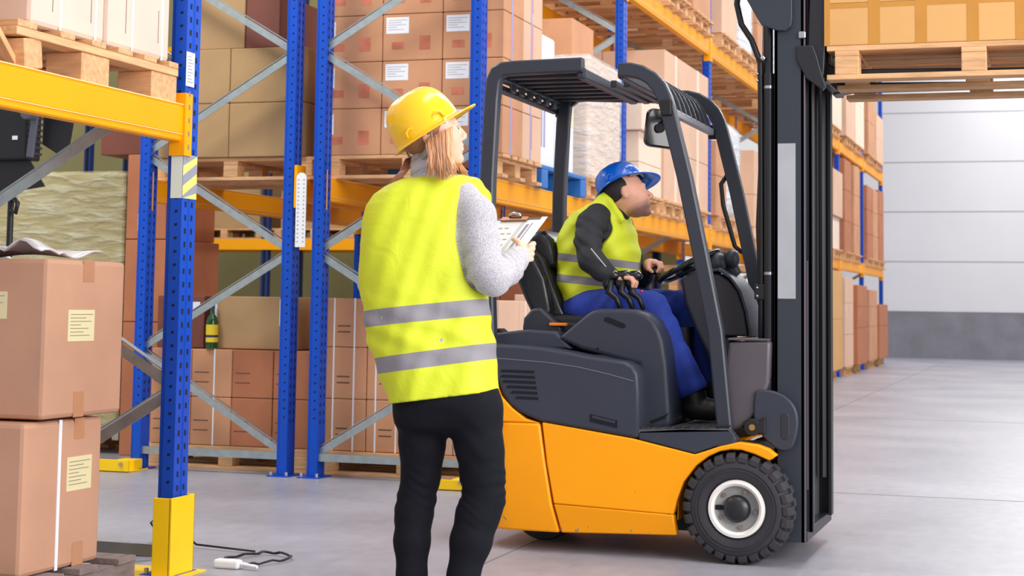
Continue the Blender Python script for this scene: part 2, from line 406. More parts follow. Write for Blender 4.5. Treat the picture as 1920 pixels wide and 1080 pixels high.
# white perforated strip on the row spacer
t = thing('row_spacer', 'white perforated strip hanging between the two row end posts', 'strip', (-4.36, 9.3, 1.4))
mb = MB(); pr = []
for k in range(9): a = math.pi * k / 8; pr.append((-4.365 + .033 * math.cos(a), 1.80 + .033 * math.sin(a)))
mb.prism([(-4.398, 1.38)] + [(-4.332, 1.38)] + pr, 9.296, 9.302)
for k in range(16):
    for s in (-.018, .018): mb.box(-4.365 + s - .004, -4.365 + s + .004, 9.294, 9.296, 1.41 + k * .025, 1.417 + k * .025, 1)
mb.build('strip', [white_plastic, mat('hole_soft', (150, 152, 160), .7)], t)
MB().box(-4.415, -4.395, 9.30, 9.42, 1.62, 1.88).build('orange_tab', orange, t)

# ------------------------------------------------------------------ pallets
def pallet_template(name, mw, label, group, broken=False):
    t = thing(name, label, 'pallet', (0, 0, 0), group)
    for k in range(5):
        w = .145 if k in (0, 2, 4) else .10; y = -.4 + w / 2 + (0, .185, .3275, .49, .655)[k] * 1.0
        y = (-.3275, -.16, 0, .16, .3275)[k]
        MB().box(-.6, .6, y - w / 2, y + w / 2, .122, .144).build('deck_board', mw, t, bevel=.002, seg=1)
    for x in (-.5165, 0, .5165):
        MB().box(x - .05, x + .05, -.4, .4, .1, .122).build('stringer', mw, t, bevel=.002, seg=1)
        for y in (-.35, 0, .35): MB().box(x - .05, x + .05, y - .05, y + .05, .022, .1).build('block', mw, t, bevel=.003, seg=1)
    for y in (-.35, 0, .35): MB().box(-.6, .6, y - .05, y + .05, 0, .022).build('skid_board', mw, t, bevel=.002, seg=1)
    return t
PT = pallet_template('pallet', wood, 'pale wooden pallet under the printed cartons behind the hard hat', None)
PT.location = (-3.75, 9.92, 1.81)
PTD = None
def pallet(x, y, z, label, rotz=0): return dup(PT, (x, y, z), label, None, rotz)

# ------------------------------------------------------------------ cartons
def carton(x0, x1, y0, y1, z0, z1, m_, label, group=None, decor=(), bev=.006, gap=.002, name='carton', seamtop=True):
    mb = MB(); mb.box(x0 + gap, x1 - gap, y0 + gap, y1 - gap, z0 + .0005, z1 - gap)
    base = mb.build(name, [m_], None, bevel=bev, seg=2)
    tag(base, label, 'box', group)
    for d in decor:
        nm, face, u0, u1, v0, v1, mm = d[:7]; th = d[7] if len(d) > 7 else .0012
        q = MB(); zz0, zz1 = z0 + (z1 - z0) * v0, z0 + (z1 - z0) * v1
        if face == 'Y': q.box(x0 + (x1 - x0) * u0, x0 + (x1 - x0) * u1, y0 + gap - th, y0 + gap - .0001, zz0, zz1)
        elif face == 'X': q.box(x1 - gap + .0001, x1 - gap + th, y0 + (y1 - y0) * u0, y0 + (y1 - y0) * u1, zz0, zz1)
        if nm == 'label' and len(d) > 8:
            for k in range(d[8]):
                f0 = zz1 - (zz1 - zz0) * (k + 1.2) / (d[8] + 2); ln = (.85, .6, .8, .4, .7, .5, .75)[k % 7]; tk = (zz1 - zz0) * .02 + .0006
                if face == 'Y': xa = x0 + (x1 - x0) * u0; w = (x1 - x0) * (u1 - u0); q.box(xa + w * .08, xa + w * (.08 + ln), y0 + gap - th - .0004, y0 + gap - th, f0 - tk, f0, 1)
                else: ya_ = y0 + (y1 - y0) * u0; w = (y1 - y0) * (u1 - u0); q.box(x1 - gap + th, x1 - gap + th + .0004, ya_ + w * .08, ya_ + w * (.08 + ln), f0 - tk, f0, 1)
        q.build(nm, [mm, mat('ink_faint', (150, 140, 120), .8)], base)
    return base

def stack(desc, xs, ys, z0, hs, m_, group, decor=None, adj='brown', skip=None, front=True):
    z = z0
    for r, h in enumerate(hs):
        for j in range(len(ys) - 1):
            for i in range(len(xs) - 1):
                if i != len(xs) - 2 and j != 0: continue
                if skip and skip(i, j, r): continue
                k = len(xs) - 2 - i
                pos = []
                pos.append(ORD[r] + ' row')
                if j == 0 and len(xs) > 2: pos.append(ORDC[i] + ' from the left')
                elif j or (len(ys) > 2 and len(xs) <= 2): pos.append('aisle side, ' + ORDC[j] + ' deep')
                mm = m_(i, j, r) if callable(m_) else m_
                lab = f"{adj} carton, {', '.join(pos)}, {desc}"
                carton(xs[i], xs[i + 1], ys[j], ys[j + 1], z, z + h, mm, lab, group, decor(i, j, r, len(xs) - 2) if decor else ())
        z += h

def lin_s(a, b, n): return [a + (b - a) * i / n for i in range(n + 1)]
# ------------------------------------------------------------------ loads: row beyond the cross aisle, level 1
def dec_printed(i, j, r, last):
    d = []
    if j == 0:
        if r < 4:
            if i > 0: d += [('label', 'Y', .06, .44, .58, .93, paper, .0012, 5)]
            d += [('red_print', 'Y', .16, .36, .24, .40, print_red), ('red_print', 'Y', .62, .80, .22, .52, print_red)]
            if i == 0: d += [('label', 'Y', .06, .2, .45, .88, paper, .0012, 5)]
        else: d += [('red_print', 'Y', .55, .6, .3, .6, print_red), ('grey_print', 'Y', .62, .68, .3, .6, stripe_lilac)]
    if i == last: d += [('stripe', 'X', .37, .44, 0, 1, stripe_lilac), ('stripe', 'X', .4405, .49, .25, 1, stripe_pink)]
    return d
stack('behind the yellow hard hat', lin_s(-4.34, -3.155, 3), [9.52, 9.92, 10.32], 1.955, [.29] * 5, lambda i, j, r: card_pale if i == 2 and j else card,
      'printed cartons behind the hard hat', dec_printed, 'light-brown printed')
# blue pallet with white machines
t = thing('blue_pallet', 'blue painted pallet carrying tall white appliances on the orange beam', 'pallet', (-3.75, 10.95, 1.81))
for y in (10.46, 10.93, 11.40): MB().box(-4.3, -3.17, y - .07, y + .07, 0 + 1.81, 1.93).build('bearer', blue_pallet, t, bevel=.006)
MB().box(-4.3, -3.17, 10.39, 11.47, 1.93, 1.96).build('deck', blue_pallet, t, bevel=.006)
def cabinet(nm, label, y0, y1, z1, bands, x0=-4.1, x1=-3.25, cat='cabinet'):
    t = thing(nm, label, cat, ((x0 + x1) / 2, (y0 + y1) / 2, 1.96))
    MB().box(x0, x1, y0, y1, 1.9605, z1).build('casing', white_plastic, t, bevel=.025, seg=3)
    MB().box(x0 + .05, x1 - .05, y0 - .003, y0 + .01, 2.0, z1 - .05).build('side_panel', grey_plastic, t)
    for b in bands:
        MB().box(x1 + .0005, x1 + .004, y0 + (y1 - y0) * b[0], y0 + (y1 - y0) * b[1], b[2], b[3]).build(b[4], b[5], t)
    return t
t = cabinet('appliance', 'white appliance with grey side and black hose on the blue pallet', 10.42, 10.93, 2.86,
            [(.35, .42, 2.1, 2.5, 'print', stripe_lilac), (.5, .55, 2.1, 2.62, 'print', stripe_lilac), (.7, .78, 2.35, 2.5, 'red_mark', print_red)])
p = [(-3.62, 10.41, 2.72), (-3.50, 10.39, 2.74), (-3.44, 10.38, 2.68), (-3.42, 10.38, 2.55), (-3.36, 10.38, 2.45), (-3.30, 10.38, 2.42)]
MB().tube(p, .012, 8).build('hose', black, t, smooth='all')
MB().tube([(-3.45, 10.38, 2.76), (-3.45, 10.38, 2.70)], .022, 10).build('hose_fitting', black, t)
MB().box(-3.44, -3.34, 10.395, 10.415, 2.36, 2.42).build('knob', black, t, bevel=.01)
cabinet('display_unit', 'white unit with red and yellow edge stripes at the end of the blue pallet', 10.98, 11.42, 2.62,
        [(.02, .09, 1.98, 2.6, 'red_stripe', mat('bright_red', (226, 44, 60), .4)), (.55, .62, 2.1, 2.5, 'grey_stripe', grey_plastic), (.68, .86, 2.3, 2.5, 'yellow_panel', mat('soft_yellow', (246, 222, 130), .5))])

# clear film
def film_mat(name, alpha, tint=(235, 240, 245)):
    mt = bpy.data.materials.new(name); mt.use_nodes = True; nt = mt.node_tree; N = nt.nodes; L = nt.links
    b = N['Principled BSDF']; b.inputs['Base Color'].default_value = (*lin(tint), 1); b.inputs['Roughness'].default_value = .14; b.inputs['Specular IOR Level'].default_value = .8
    tc = N.new('ShaderNodeTexCoord'); mp = N.new('ShaderNodeMapping'); mp.inputs['Scale'].default_value = (1, 1, 5); L.new(tc.outputs['Object'], mp.inputs[0])
    n = N.new('ShaderNodeTexNoise'); n.inputs['Scale'].default_value = 5; n.inputs['Detail'].default_value = 6; n.inputs['Distortion'].default_value = .6; L.new(mp.outputs[0], n.inputs['Vector'])
    bp = N.new('ShaderNodeBump'); bp.inputs['Strength'].default_value = .9; bp.inputs['Distance'].default_value = .06; L.new(n.outputs['Fac'], bp.inputs['Height']); L.new(bp.outputs[0], b.inputs['Normal'])
    mr = N.new('ShaderNodeMapRange'); mr.inputs[1].default_value = .4; mr.inputs[2].default_value = .75; mr.inputs[3].default_value = alpha * .5; mr.inputs[4].default_value = min(1, alpha * 1.6)
    L.new(n.outputs['Fac'], mr.inputs[0]); L.new(mr.outputs[0], b.inputs['Alpha'])
    return mt
film = film_mat('stretch_film', .42); film_y = film_mat('stretch_film_clear', .34, (240, 240, 210))

def wrapped(label, x0, x1, y0, y1, z0, z1, m_, fm=None, cat='wrapped load', rnd=.03):
    t = thing('wrapped_load', label, cat, ((x0 + x1) / 2, (y0 + y1) / 2, z0))
    MB().box(x0 + .012, x1 - .012, y0 + .012, y1 - .012, z0 + .001, z1 - .012).build('cargo', m_, t, bevel=rnd, seg=3)
    MB().box(x0, x1, y0, y1, z0 + .002, z1).build('plastic_wrap', fm or film, t, bevel=rnd, seg=3)
    return t
pallet(-3.75, 11.95, 1.81, 'wooden pallet under the tall wrapped load beside the blue pallet')
wrapped('tall load in shiny white stretch wrap beside the blue pallet', -4.3, -3.17, 11.55, 12.5, 1.955, 2.86, card_cream)
carton(-3.95, -3.35, 11.7, 12.3, 2.862, 3.15, card, 'single tan carton on top of the tall wrapped load')
# bay 2
pallet(-3.75, 13.45, 1.81, 'wooden pallet under the small cream cartons right of the second post')
sm = lambda i, j, r: card_cream
stack('right of the second post', lin_s(-4.3, -3.17, 2), [13.05, 13.45, 13.85], 1.955, [.25, .25], sm, 'small cream cartons right of the second post', None, 'small cream')
stack('above smaller cream ones', lin_s(-4.3, -3.13, 2), [12.98, 13.40, 13.80], 2.455, [.28], sm, 'small cream cartons right of the second post', None, 'larger cream')
pallet(-3.75, 14.4, 1.81, 'first pallet under the big tan cartons in the second bay'); pallet(-3.75, 15.5, 1.81, 'second pallet under the big tan cartons in the second bay')
stack('second shelf bay', lin_s(-4.3, -3.18, 2), [14.0, 14.9, 15.9], 1.955, [.45, .45, .4], card_pale, 'big tan cartons in the second bay', lambda i, j, r, l: [('tape', 'X', .45, .55, 0, 1, card_cream)] if i == l else (), 'big tan')
# bay 3
pallet(-3.75, 16.95, 1.81, 'pallet under the round shouldered white wrapped load'); pallet(-3.75, 18.0, 1.81, 'pallet behind the round shouldered white wrapped load')
wrapped('white wrapped load with rounded shoulders seen left of the mast', -4.2, -3.2, 17.0, 17.9, 1.955, 3.0, white_plastic, rnd=.16)
stack('next to the third post', lin_s(-4.25, -3.2, 2), [16.4, 16.95], 1.955, [.4, .35], card, 'cartons next to the third post', None, 'tan')
for k, yy in enumerate((18.6, 20.3, 21.5, 23.6)):
    stack(('behind the mast just past the white load', 'behind the mast in the fourth bay', 'behind the mast late in the fourth bay', 'just before the sixth post')[k], [-4.3, -3.2], [yy, yy + .85], 1.81, [.5, .5], (card_pale, card)[k % 2], None, None, 'large tan')
# bays further, right of the mast
pallet(-3.75, 26.0, 1.81, 'pallet under the cream carton right of the mast')
carton(-4.3, -3.2, 25.3, 26.3, 1.955, 2.45, card_cream, 'cream carton on the shelf just right of the mast, lower of two')
carton(-4.3, -3.16, 25.3, 26.4, 2.452, 3.15, card_pale, 'pink-tan carton on the shelf just right of the mast, upper of two')
for a, (ya, hh, n_) in enumerate(((26.9, .55, 3), (28.2, .55, 3), (30.2, .48, 3), (31.25, .48, 3), (32.3, .5, 3))):
    pallet(-3.75, ya + .45, 1.81, f'small distant pallet on the lower shelf, {ORDC[a]} past the cream carton')
    stack(f'on the {ORDC[a]} distant pallet past the cream carton', [-4.25, -3.19], [ya, ya + .9], 1.955, [hh * .9] * n_, (card_red, card, card_red, card, card_red)[a], None, None, 'distant brown')
# level 2
for a, yy in enumerate((13.45, 14.55, 15.6, 17.0, 18.05, 19.14, 20.5, 22.3, 24.0)):
    pallet(-3.75, yy, 3.665, f'pallet seen from below on the upper beams, {ORD[a] if a and a < 8 else ("nearest" if not a else "ninth")} along the aisle')
    if a in (1, 4, 6):
        wrapped(f'white wrapped load on the upper beams, on the {ORD[a]} pallet along the aisle', -4.3, -3.19, yy - .42, yy + .4, 3.81, 4.7, white_plastic)
    else:
        stack(f'on the {ORD[a] if a and a < 8 else ("nearest" if not a else "ninth")} upper pallet', lin_s(-4.33, -3.18, 2), [yy - .42, yy + .4], 3.81, [.45, .45], (card_pale, card, card)[a % 3], None, None, 'tan')
carton(-4.25, -3.75, 12.0, 12.6, 3.67, 3.95, card_maroon, 'dark brown carton lying on the upper beams before the second post')
pallet(-3.72, 12.2, 3.672, 'pallet on the upper beams left of the second post') if False else None
for a, (ya, yb, zt, mm) in enumerate(((25.2, 26.4, 5.3, card_cream), (27.0, 28.2, 5.35, card_pale), (28.3, 29.6, 5.2, card_cream), (30.3, 31.5, 5.0, card), (31.7, 33.0, 4.7, card_pale))):
    pallet(-3.75, (ya + yb) / 2, 3.665, f'distant pallet on the upper beams right of the mast, {ORDC[a]} of five')
    z_ = 3.81; hh = (zt - z_) / 2
    stack(f'on the {ORDC[a]} upper pallet right of the mast', [-4.3, -3.17], [ya, yb], z_, [hh, hh], mm, None, None, 'tall pale')
# level 0 far right cartons on the floor
for a, (ya, yb, hs, mm, xf) in enumerate(((24.6, 26.0, [.75, .72], card_ochre, -3.12), (26.65, 27.8, [.5, .5, .4], card_pale, -3.16), (27.9, 29.3, [.6, .35, .35], card_red, -3.1), (30.05, 31.4, [.6, .35, .3], card, -3.14), (31.6, 33.2, [.6, .4], card_red, -3.12))):
    pallet(-3.75, (ya + yb) / 2, 0, f'floor pallet along the distant aisle, {ORDC[a]} right of the mast')
    stack(f'on the {ORDC[a]} floor pallet right of the mast', [-4.3, xf], [ya, yb], .146, hs, mm, None, None, 'distant floor')
# level 0 second and third bay (between the steering column and mast)
for a, (ya, mm, hs) in enumerate(((12.9, card_red, [.4, .3]), (14.2, card, [.35, .35]), (16.45, card_cream, [.4, .35]), (17.6, card_pale, [.35, .35, .3]), (19.9, card_pale, [.4, .4]), (21.3, card, [.4, .4]))):
    pallet(-3.75, ya + .45, 0, f'floor pallet in the racks beyond the driver, {ORDC[a]} along')
    stack(f'{ORDC[a]} floor pallet beyond the driver', lin_s(-4.3, -3.22, 2), [ya, ya + .45, ya + .9], .146, hs, mm, None, None, 'low shelf')
t = thing('wooden_crate', 'open light wooden crate seen past the steering column', 'crate', (-3.7, 19.13, 0))
for (xx, yy) in ((-3.25, 18.75), (-3.25, 19.42), (-4.2, 18.75), (-4.2, 19.42)): MB().box(xx, xx + .1, yy, yy + .1, .0, 1.45).build('post', wood, t)
MB().box(-4.25, -3.1, 18.7, 19.57, 1.45, 1.52).build('lid', wood, t); MB().box(-4.1, -3.3, 18.85, 19.4, .3, 1.3).build('panel', wood_dark, t)

# level 0 strapped cartons under the printed ones
pallet(-3.75, 9.92, 0, 'floor pallet under the white strapped cartons')
def dec_strap(i, j, r, last):
    if j: return [('strap', 'X', .3, .34, 0, 1, strap_m)] if i == last else ()
    d = [('strap', 'Y', .2, .235, 0, 1, strap_m, .002), ('strap', 'Y', .68, .715, 0, 1, strap_m, .002)]
    d += [('print', 'Y', .30, .60, .30 + .12 * k, .325 + .12 * k, print_dark) for k in range(2)]
    return d
stack('left of the woman', lin_s(-4.30, -3.17, 4), [9.55, 9.95, 10.35], .146, [.315, .315, .30], lambda i, j, r: card_pale if i >= 2 else card, 'white strapped cartons on the floor pallet', dec_strap, 'strapped tan')
pallet(-3.75, 11.0, 0, 'floor pallet under the stacked cartons left of the seat')
stack('left of the forklift seat', lin_s(-4.3, -3.2, 3), [10.55, 10.95, 11.35], .146, [.3, .3, .18], card_red, 'cartons left of the forklift seat', None, 'dull brown')
pallet(-3.72, 10.97, .928, 'spare pale pallet lying on cartons left of the forklift seat')
carton(-3.45, -3.25, 10.7, 10.9, 1.074, 1.12, card_cream, 'small cream packet on the spare pallet')
stack('deep in the first floor bay', lin_s(-4.3, -3.4, 2), [11.6, 12.4], .0, [.5, .5, .45], card_red, 'brown cartons deep in the first floor bay', None, 'dark brown')

# ------------------------------------------------------------------ left row
pallet(-4.98, 9.95, 1.81, 'dark wooden pallet under the big khaki cartons')
stack('left row shelf', [-5.6, -4.985, -4.47], [9.52, 10.3], 1.955, [.345, .35], card_olive_lit, 'big khaki cartons of the left row', None, 'big khaki')
carton(-5.25, -4.905, 9.55, 10.2, 2.652, 3.15, card_olive_lit, 'khaki carton in the top row beside the maroon one')
carton(-4.9, -4.66, 9.55, 10.2, 2.652, 3.0, card_maroon, 'maroon carton on top of the big khaki cartons')
pallet(-4.98, 11.9, 1.81, 'second pallet deeper in the left row')
stack('deeper in the left row', [-5.5, -4.47], [11.4, 12.3], 1.955, [.45, .45], card_maroon, None, None, 'dark maroon')
pallet(-4.96, 9.95, 0, 'floor pallet under the printed strapped cartons of the left row')
def dec_left(i, j, r, last):
    if j: return ()
    d = [('strap', 'Y', .55, .585, 0, 1, strap_m, .002)] if i in (0, 1) else []
    d += [('print', 'Y', .08, .44, .3 + .2 * k, .32 + .2 * k, print_dark) for k in range(2)]
    return d
stack('left row floor pallet', lin_s(-5.50, -4.36, 4), [9.55, 10.0], .146, [.30, .30], lambda i, j, r: card_red if i > 1 else card, 'printed strapped cartons of the left row', dec_left, 'printed red-brown')
carton(-5.10, -4.52, 9.6, 10.2, .748, 1.08, card_olive_lit, 'large khaki carton resting on the left row printed cartons', None,
       [('label', 'Y', .80, .86, .45, .95, paper), ('label', 'Y', .94, .98, .1, .95, paper), ('strap', 'Y', .02, .05, 0, 1, strap_m)])
carton(-5.5, -5.16, 9.6, 10.2, .748, 1.08, card_maroon, 'brown carton left of the green bottle', None, [('label', 'Y', .75, .9, .72, .88, paper)])
carton(-4.31, -4.10, 9.58, 9.9, .0, .12, card_red, 'low brown carton between the row end posts') if False else None
# green bottle
t = thing('bottle', 'green glass bottle with a yellow label standing on cartons behind the near post', 'bottle', (-5.085, 9.57, .748))
gg = mat('green_glass', (10, 70, 24), .1, coat=.5)
MB().lathe([(0, 0), (.036, 0), (.038, .01), (.038, .17), (.03, .195), (.015, .215), (.013, .27), (0, .27)], (-5.085, 9.545 + .02, .7485), 'z', 20).build('glass_body', gg, t, smooth=True)
MB().lathe([(.0385, .04), (.0387, .04), (.0387, .15), (.0385, .15)], (-5.085, 9.565, .7485), 'z', 20).build('label', mat('label_yellow', (236, 206, 40), .5), t)
MB().lathe([(.0389, .07), (.0391, .07), (.0391, .085), (.0389, .085)], (-5.085, 9.565, .7485), 'z', 20).build('label_band', mat('label_navy', (30, 44, 90), .5), t)
MB().lathe([(0, .252), (.0155, .252), (.0155, .285), (0, .285)], (-5.085, 9.565, .7485), 'z', 16).build('cap', mat('cap_navy', (40, 50, 110), .4), t)
# brown carton and glimpsed things between the posts
carton(-4.27, -4.12, 9.52, 9.548, .75, 1.0, card, 'x') if False else None
# black camera bag behind the woman's elbow
t = thing('equipment_bag', 'black equipment bag lying on the strapped cartons behind the woman', 'bag', (-4.0, 9.7, 1.077))
MB().ell((-4.02, 9.75, 1.125), (.1, .08, .05)).build('bag_body', black, t, smooth='all')
MB().tube([(-4.08, 9.72, 1.13), (-4.05, 9.70, 1.19), (-3.98, 9.70, 1.19), (-3.95, 9.72, 1.13)], .008, 8).build('handle', black, t, smooth='all')
# background pallets on the cross rack
PF = MB()
for k, xx in enumerate((-11.7, -10.5, -9.2, -8.0, -6.75, -5.5)):
    o = dup(PT, (xx, 20.4, 1.86), f'far pallet on the cross rack shelf, {ORDC[k]} from the left')
    carton(xx - .5, xx + .5, 20.05, 20.8, 2.006, 2.75 if k % 2 else 2.5, card_olive_lit, f'khaki load on the cross rack shelf, {ORDC[k]} from the left')

# stack on the floor beyond the left row: wrapped yellow pallet and brown cartons
pallet(-7.0, 10.6, 0, 'floor pallet under the yellowish wrapped load'); 
t = wrapped('large yellowish load in shiny creased stretch wrap behind the studio light', -7.75, -6.06, 10.1, 11.0, .146, 1.93, mat('cargo_yellow', (164, 146, 88), .7, noise=.1, nscale=2), film_y, rnd=.03)
carton(-6.05, -5.74, 10.1, 10.8, 1.46, 2.04, card_red, 'brown carton column beside the yellowish wrapped load, topmost', None, [('label', 'Y', .3, .65, .1, .3, paper)])
carton(-6.05, -5.70, 10.1, 10.8, .90, 1.458, card_red, 'brown carton column beside the yellowish wrapped load, middle')
carton(-6.05, -5.70, 10.1, 10.8, .0, .898, card_red, 'brown carton column beside the yellowish wrapped load, bottom')
carton(-6.3, -5.78, 10.15, 10.9, 2.042, 2.5, card_maroon, 'dark maroon carton on top of the brown carton column')
pallet(-8.9, 10.6, 0, 'floor pallet under the second wrapped load'); wrapped('second wrapped load at the far left', -9.6, -7.9, 10.3, 11.2, .146, 1.5, card_olive_lit, film_y)

# ------------------------------------------------------------------ near bay: pallet of strapped boxes on the beam
t = thing('damaged_pallet', 'pale pallet with a loose broken corner on the near orange beam', 'pallet', (-3.75, 5.25, 1.81))
for y, w in ((4.76, .11), (5.0, .09), (5.20, .09), (5.38, .1), (5.56, .09), (5.735, .07)):
    MB().box(-4.4, -3.245, y - w / 2, y + w / 2, 1.945, 1.968).build('deck_board', wood, t, bevel=.002, seg=1)
MB().box(-3.33, -3.245, 4.70, 5.77, 1.916, 1.944).build('stringer', wood_y, t, bevel=.002, seg=1)
MB().box(-3.85, -3.76, 4.69, 5.77, 1.916, 1.944).build('stringer', wood_y, t, bevel=.002, seg=1)
MB().box(-4.4, -4.31, 4.69, 5.77, 1.916, 1.944).build('stringer', wood_y, t, bevel=.002, seg=1)
for y0, y1 in ((5.10, 5.28), (5.58, 5.77)):
    for x0 in (-3.40, -3.86, -4.4): MB().box(x0, x0 + (.15 if x0 > -3.5 else .1), y0, y1, 1.811, 1.916).build('block', wood, t, bevel=.004, seg=1)
q = MB().box(-.07, .07, -.06, .06, -.052, .052).build('block', wood, t, bevel=.004, seg=1)
q.location = Vector((-3.32, 4.80, 1.866)) - Vector((-3.75, 5.25, 1.81)); q.rotation_euler = (math.radians(9), 0, math.radians(6))
q = MB().box(-.06, .06, -.11, .11, -.011, .011).build('loose_board', wood_y, t, bevel=.002, seg=1)
q.location = Vector((-3.34, 4.69, 1.89)) - Vector((-3.75, 5.25, 1.81)); q.rotation_euler = (math.radians(-42), 0, 0)
for k in range(5):
    y = 4.86 + k * .2; MB().box(-4.35, -3.42, y - .04, y + .04, 1.811, 1.83).build('skid_board', wood, t, seg=1)
bw = mat('card_washed', (226, 200, 184), .75, noise=.05, nscale=4, bump=.1, bscale=20)
for k, (ya, yb) in enumerate(((4.82, 5.285), (5.30, 5.755))):
    t = carton(-3.95, -3.275, ya, yb, 1.969, 2.6, bw, f'large pale box with two white straps on the near pallet, {("left" if not k else "right")} one', None,
           [('print', 'X', .27, .275, .1, .4, print_dark), ('print', 'X', .79, .795, .1, .3, print_dark), ('strap', 'X', .36, .385, 0, 1, strap_m, .003), ('strap', 'X', .84, .865, 0, 1, strap_m, .003)], bev=.018)
pal2 = thing('worn_pallet', 'worn greyish pallet corner at the far left of the near beam', 'pallet', (-3.7, 4.3, 1.81))
MB().box(-3.45, -3.27, 4.42, 4.585, 1.84, 1.925).build('block', mat('wood_pinkish', (196, 168, 160), .8, noise=.1), pal2, bevel=.004)
MB().box(-4.3, -3.25, 4.44, 4.60, 1.926, 1.95).build('deck_board', wood_old, pal2, bevel=.003); MB().box(-4.3, -3.25, 4.2, 4.36, 1.926, 1.95).build('deck_board', wood_old, pal2, bevel=.003)
MB().box(-4.3, -3.26, 4.2, 4.60, 1.811, 1.838).build('skid_board', wood, pal2, bevel=.003)
carton(-3.9, -3.27, 4.15, 4.62, 1.952, 2.6, bw, 'pale box at the far left edge of the near beam, cut by the frame', bev=.015)

# floor: two huge boxes on a low grey pallet
t = thing('low_pallet', 'low weathered grey pallet under the two huge brown boxes', 'pallet', (-3.8, 5.3, 0))
for y in (4.9, 5.12, 5.34, 5.6): MB().box(-4.5, -3.30, y - .06, y + .06, .075, .097).build('deck_board', wood_old, t, bevel=.002)
for x in (-4.45, -3.95, -3.42): MB().box(x, x + .1, 4.84, 5.69, 0, .0745).build('bearer', wood_old, t, bevel=.003)
big = mat('card_big', (196, 148, 120), .72, noise=.07, nscale=3, bump=.25, bscale=9)
carton(-4.15, -3.36, 5.0, 5.50, .098, .622, big, 'huge brown box on the low grey pallet, lower of two with a white strap', None,
       [('strap', 'X', .42, .455, 0, 1, strap_m, .003), ('label', 'X', .54, .86, .51, .74, sticker_y, .0012, 7), ('label', 'Y', .60, .78, .46, .64, sticker_y, .0012, 6),
        ('tape', 'X', .62, .75, .86, 1, tape), ('tape', 'X', .64, .78, 0, .16, tape)], bev=.016)
carton(-4.15, -3.345, 5.08, 5.60, .628, 1.190, big, 'huge brown box on top of the lower one, upper of two', None,
       [('label', 'X', .27, .60, .48, .68, sticker_y, .0012, 7), ('label', 'Y', .62, .80, .62, .79, sticker_y, .0012, 6), ('tape', 'X', .44, .58, .86, 1, tape), ('tape', 'X', .37, .50, 0, .16, tape)], bev=.016)
# silver sheet draped over the top box
mb = MB(); nx, ny = 26, 14
vs = []
for i in range(nx + 1):
    for j in range(ny + 1):
        u, v = i / nx, j / ny; x = -4.2 + u * 0.80; y = 5.12 + v * .40
        z = 1.212 + .012 * math.sin(u * 9 + v * 2) + .010 * math.sin(v * 7 + 1) + .05 * max(0, u - .72) ** 1.0 * (1 + .6 * math.sin(v * 9)) + (.02 if u > .8 and v < .3 else 0) * math.sin(u * 30)
        vs.append((x, y, max(z, 1.196)))
fs = [(i * (ny + 1) + j, (i + 1) * (ny + 1) + j, (i + 1) * (ny + 1) + j + 1, i * (ny + 1) + j + 1) for i in range(nx) for j in range(ny)]
mb.add(vs, fs); o = mb.build('foil_sheet', mat('foil_white', (214, 214, 220), .35, metal=.2), None, smooth='all')
sd = o.modifiers.new('s', 'SOLIDIFY'); sd.thickness = .006
tag(o, 'crumpled silvery white foam sheet lying on the upper huge box', 'sheet')

# studio lamp behind the near brace
t = thing('studio_light', 'black studio light with barn doors on a stand at the far left', 'light', (-4.55, 7.3, 0))
def LP(x, y, z): return Vector((x, y, z))
c0 = at(40, 290, 7.2)
q = MB(); q.box(c0.x - .30, c0.x + .06, 7.15, 7.28, c0.z - .03, c0.z + .40)
q.build('lamp_head', black, t, bevel=.012)
q = MB()
for k in range(12): q.box(c0.x + .062, c0.x + .066, 7.15, 7.28, c0.z + .0 + k * .03, c0.z + .012 + k * .03)
q.build('cooling_fins', mat('dark_grey', (44, 46, 54), .5), t)
MB().bar((c0.x + .09, 7.14, c0.z - .02), (c0.x + .13, 7.14, c0.z + .34), .02, .035, up=(1, 0, 0)).build('yoke', mat('mid_grey', (84, 88, 100), .45), t, bevel=.004)
MB().cyl((c0.x + .115, 7.12, c0.z + .19), (c0.x + .115, 7.05, c0.z + .19), .03).build('tilt_knob', mat('mid_grey', (84, 88, 100), .45), t, bevel=.004)
MB().hexa([(c0.x + .12, 7.2, c0.z + .05), (c0.x + .26, 7.2, c0.z - .03), (c0.x + .26, 7.21, c0.z - .03), (c0.x + .12, 7.21, c0.z + .05),
           (c0.x + .12, 7.2, c0.z + .38), (c0.x + .31, 7.2, c0.z + .28), (c0.x + .31, 7.21, c0.z + .28), (c0.x + .12, 7.21, c0.z + .38)]).build('barn_door', black, t)
MB().hexa([(c0.x - .15, 7.2, c0.z - .20), (c0.x + .14, 7.2, c0.z - .16), (c0.x + .14, 7.21, c0.z - .16), (c0.x - .15, 7.21, c0.z - .20),
           (c0.x - .25, 7.2, c0.z - .03), (c0.x + .05, 7.2, c0.z - .03), (c0.x + .05, 7.21, c0.z - .03), (c0.x - .25, 7.21, c0.z - .03)]).build('barn_door', black, t)
sx = at(19, 420, 7.25).x
MB().cyl((sx, 7.25, .02), (sx, 7.25, c0.z - .1), .016).build('stand_pole', black, t, smooth=True)
for a in (0, 2.1, 4.2): MB().tube([(sx, 7.25, .5), (sx + .4 * math.cos(a), 7.25 + .4 * math.sin(a), .02)], .011, 8).build('stand_leg', black, t)
MB().tube([(sx + .01, 7.24, c0.z - .2), (sx + .06, 7.22, c0.z - .24), (sx + .05, 7.22, c0.z - .29), (sx + .02, 7.22, c0.z - .27)], .012, 8).build('clamp', black, t, smooth='all')
MB().box(c0.x - .02, c0.x + .01, 7.146, 7.149, c0.z + .07, c0.z + .09).build('sticker', paper, t)

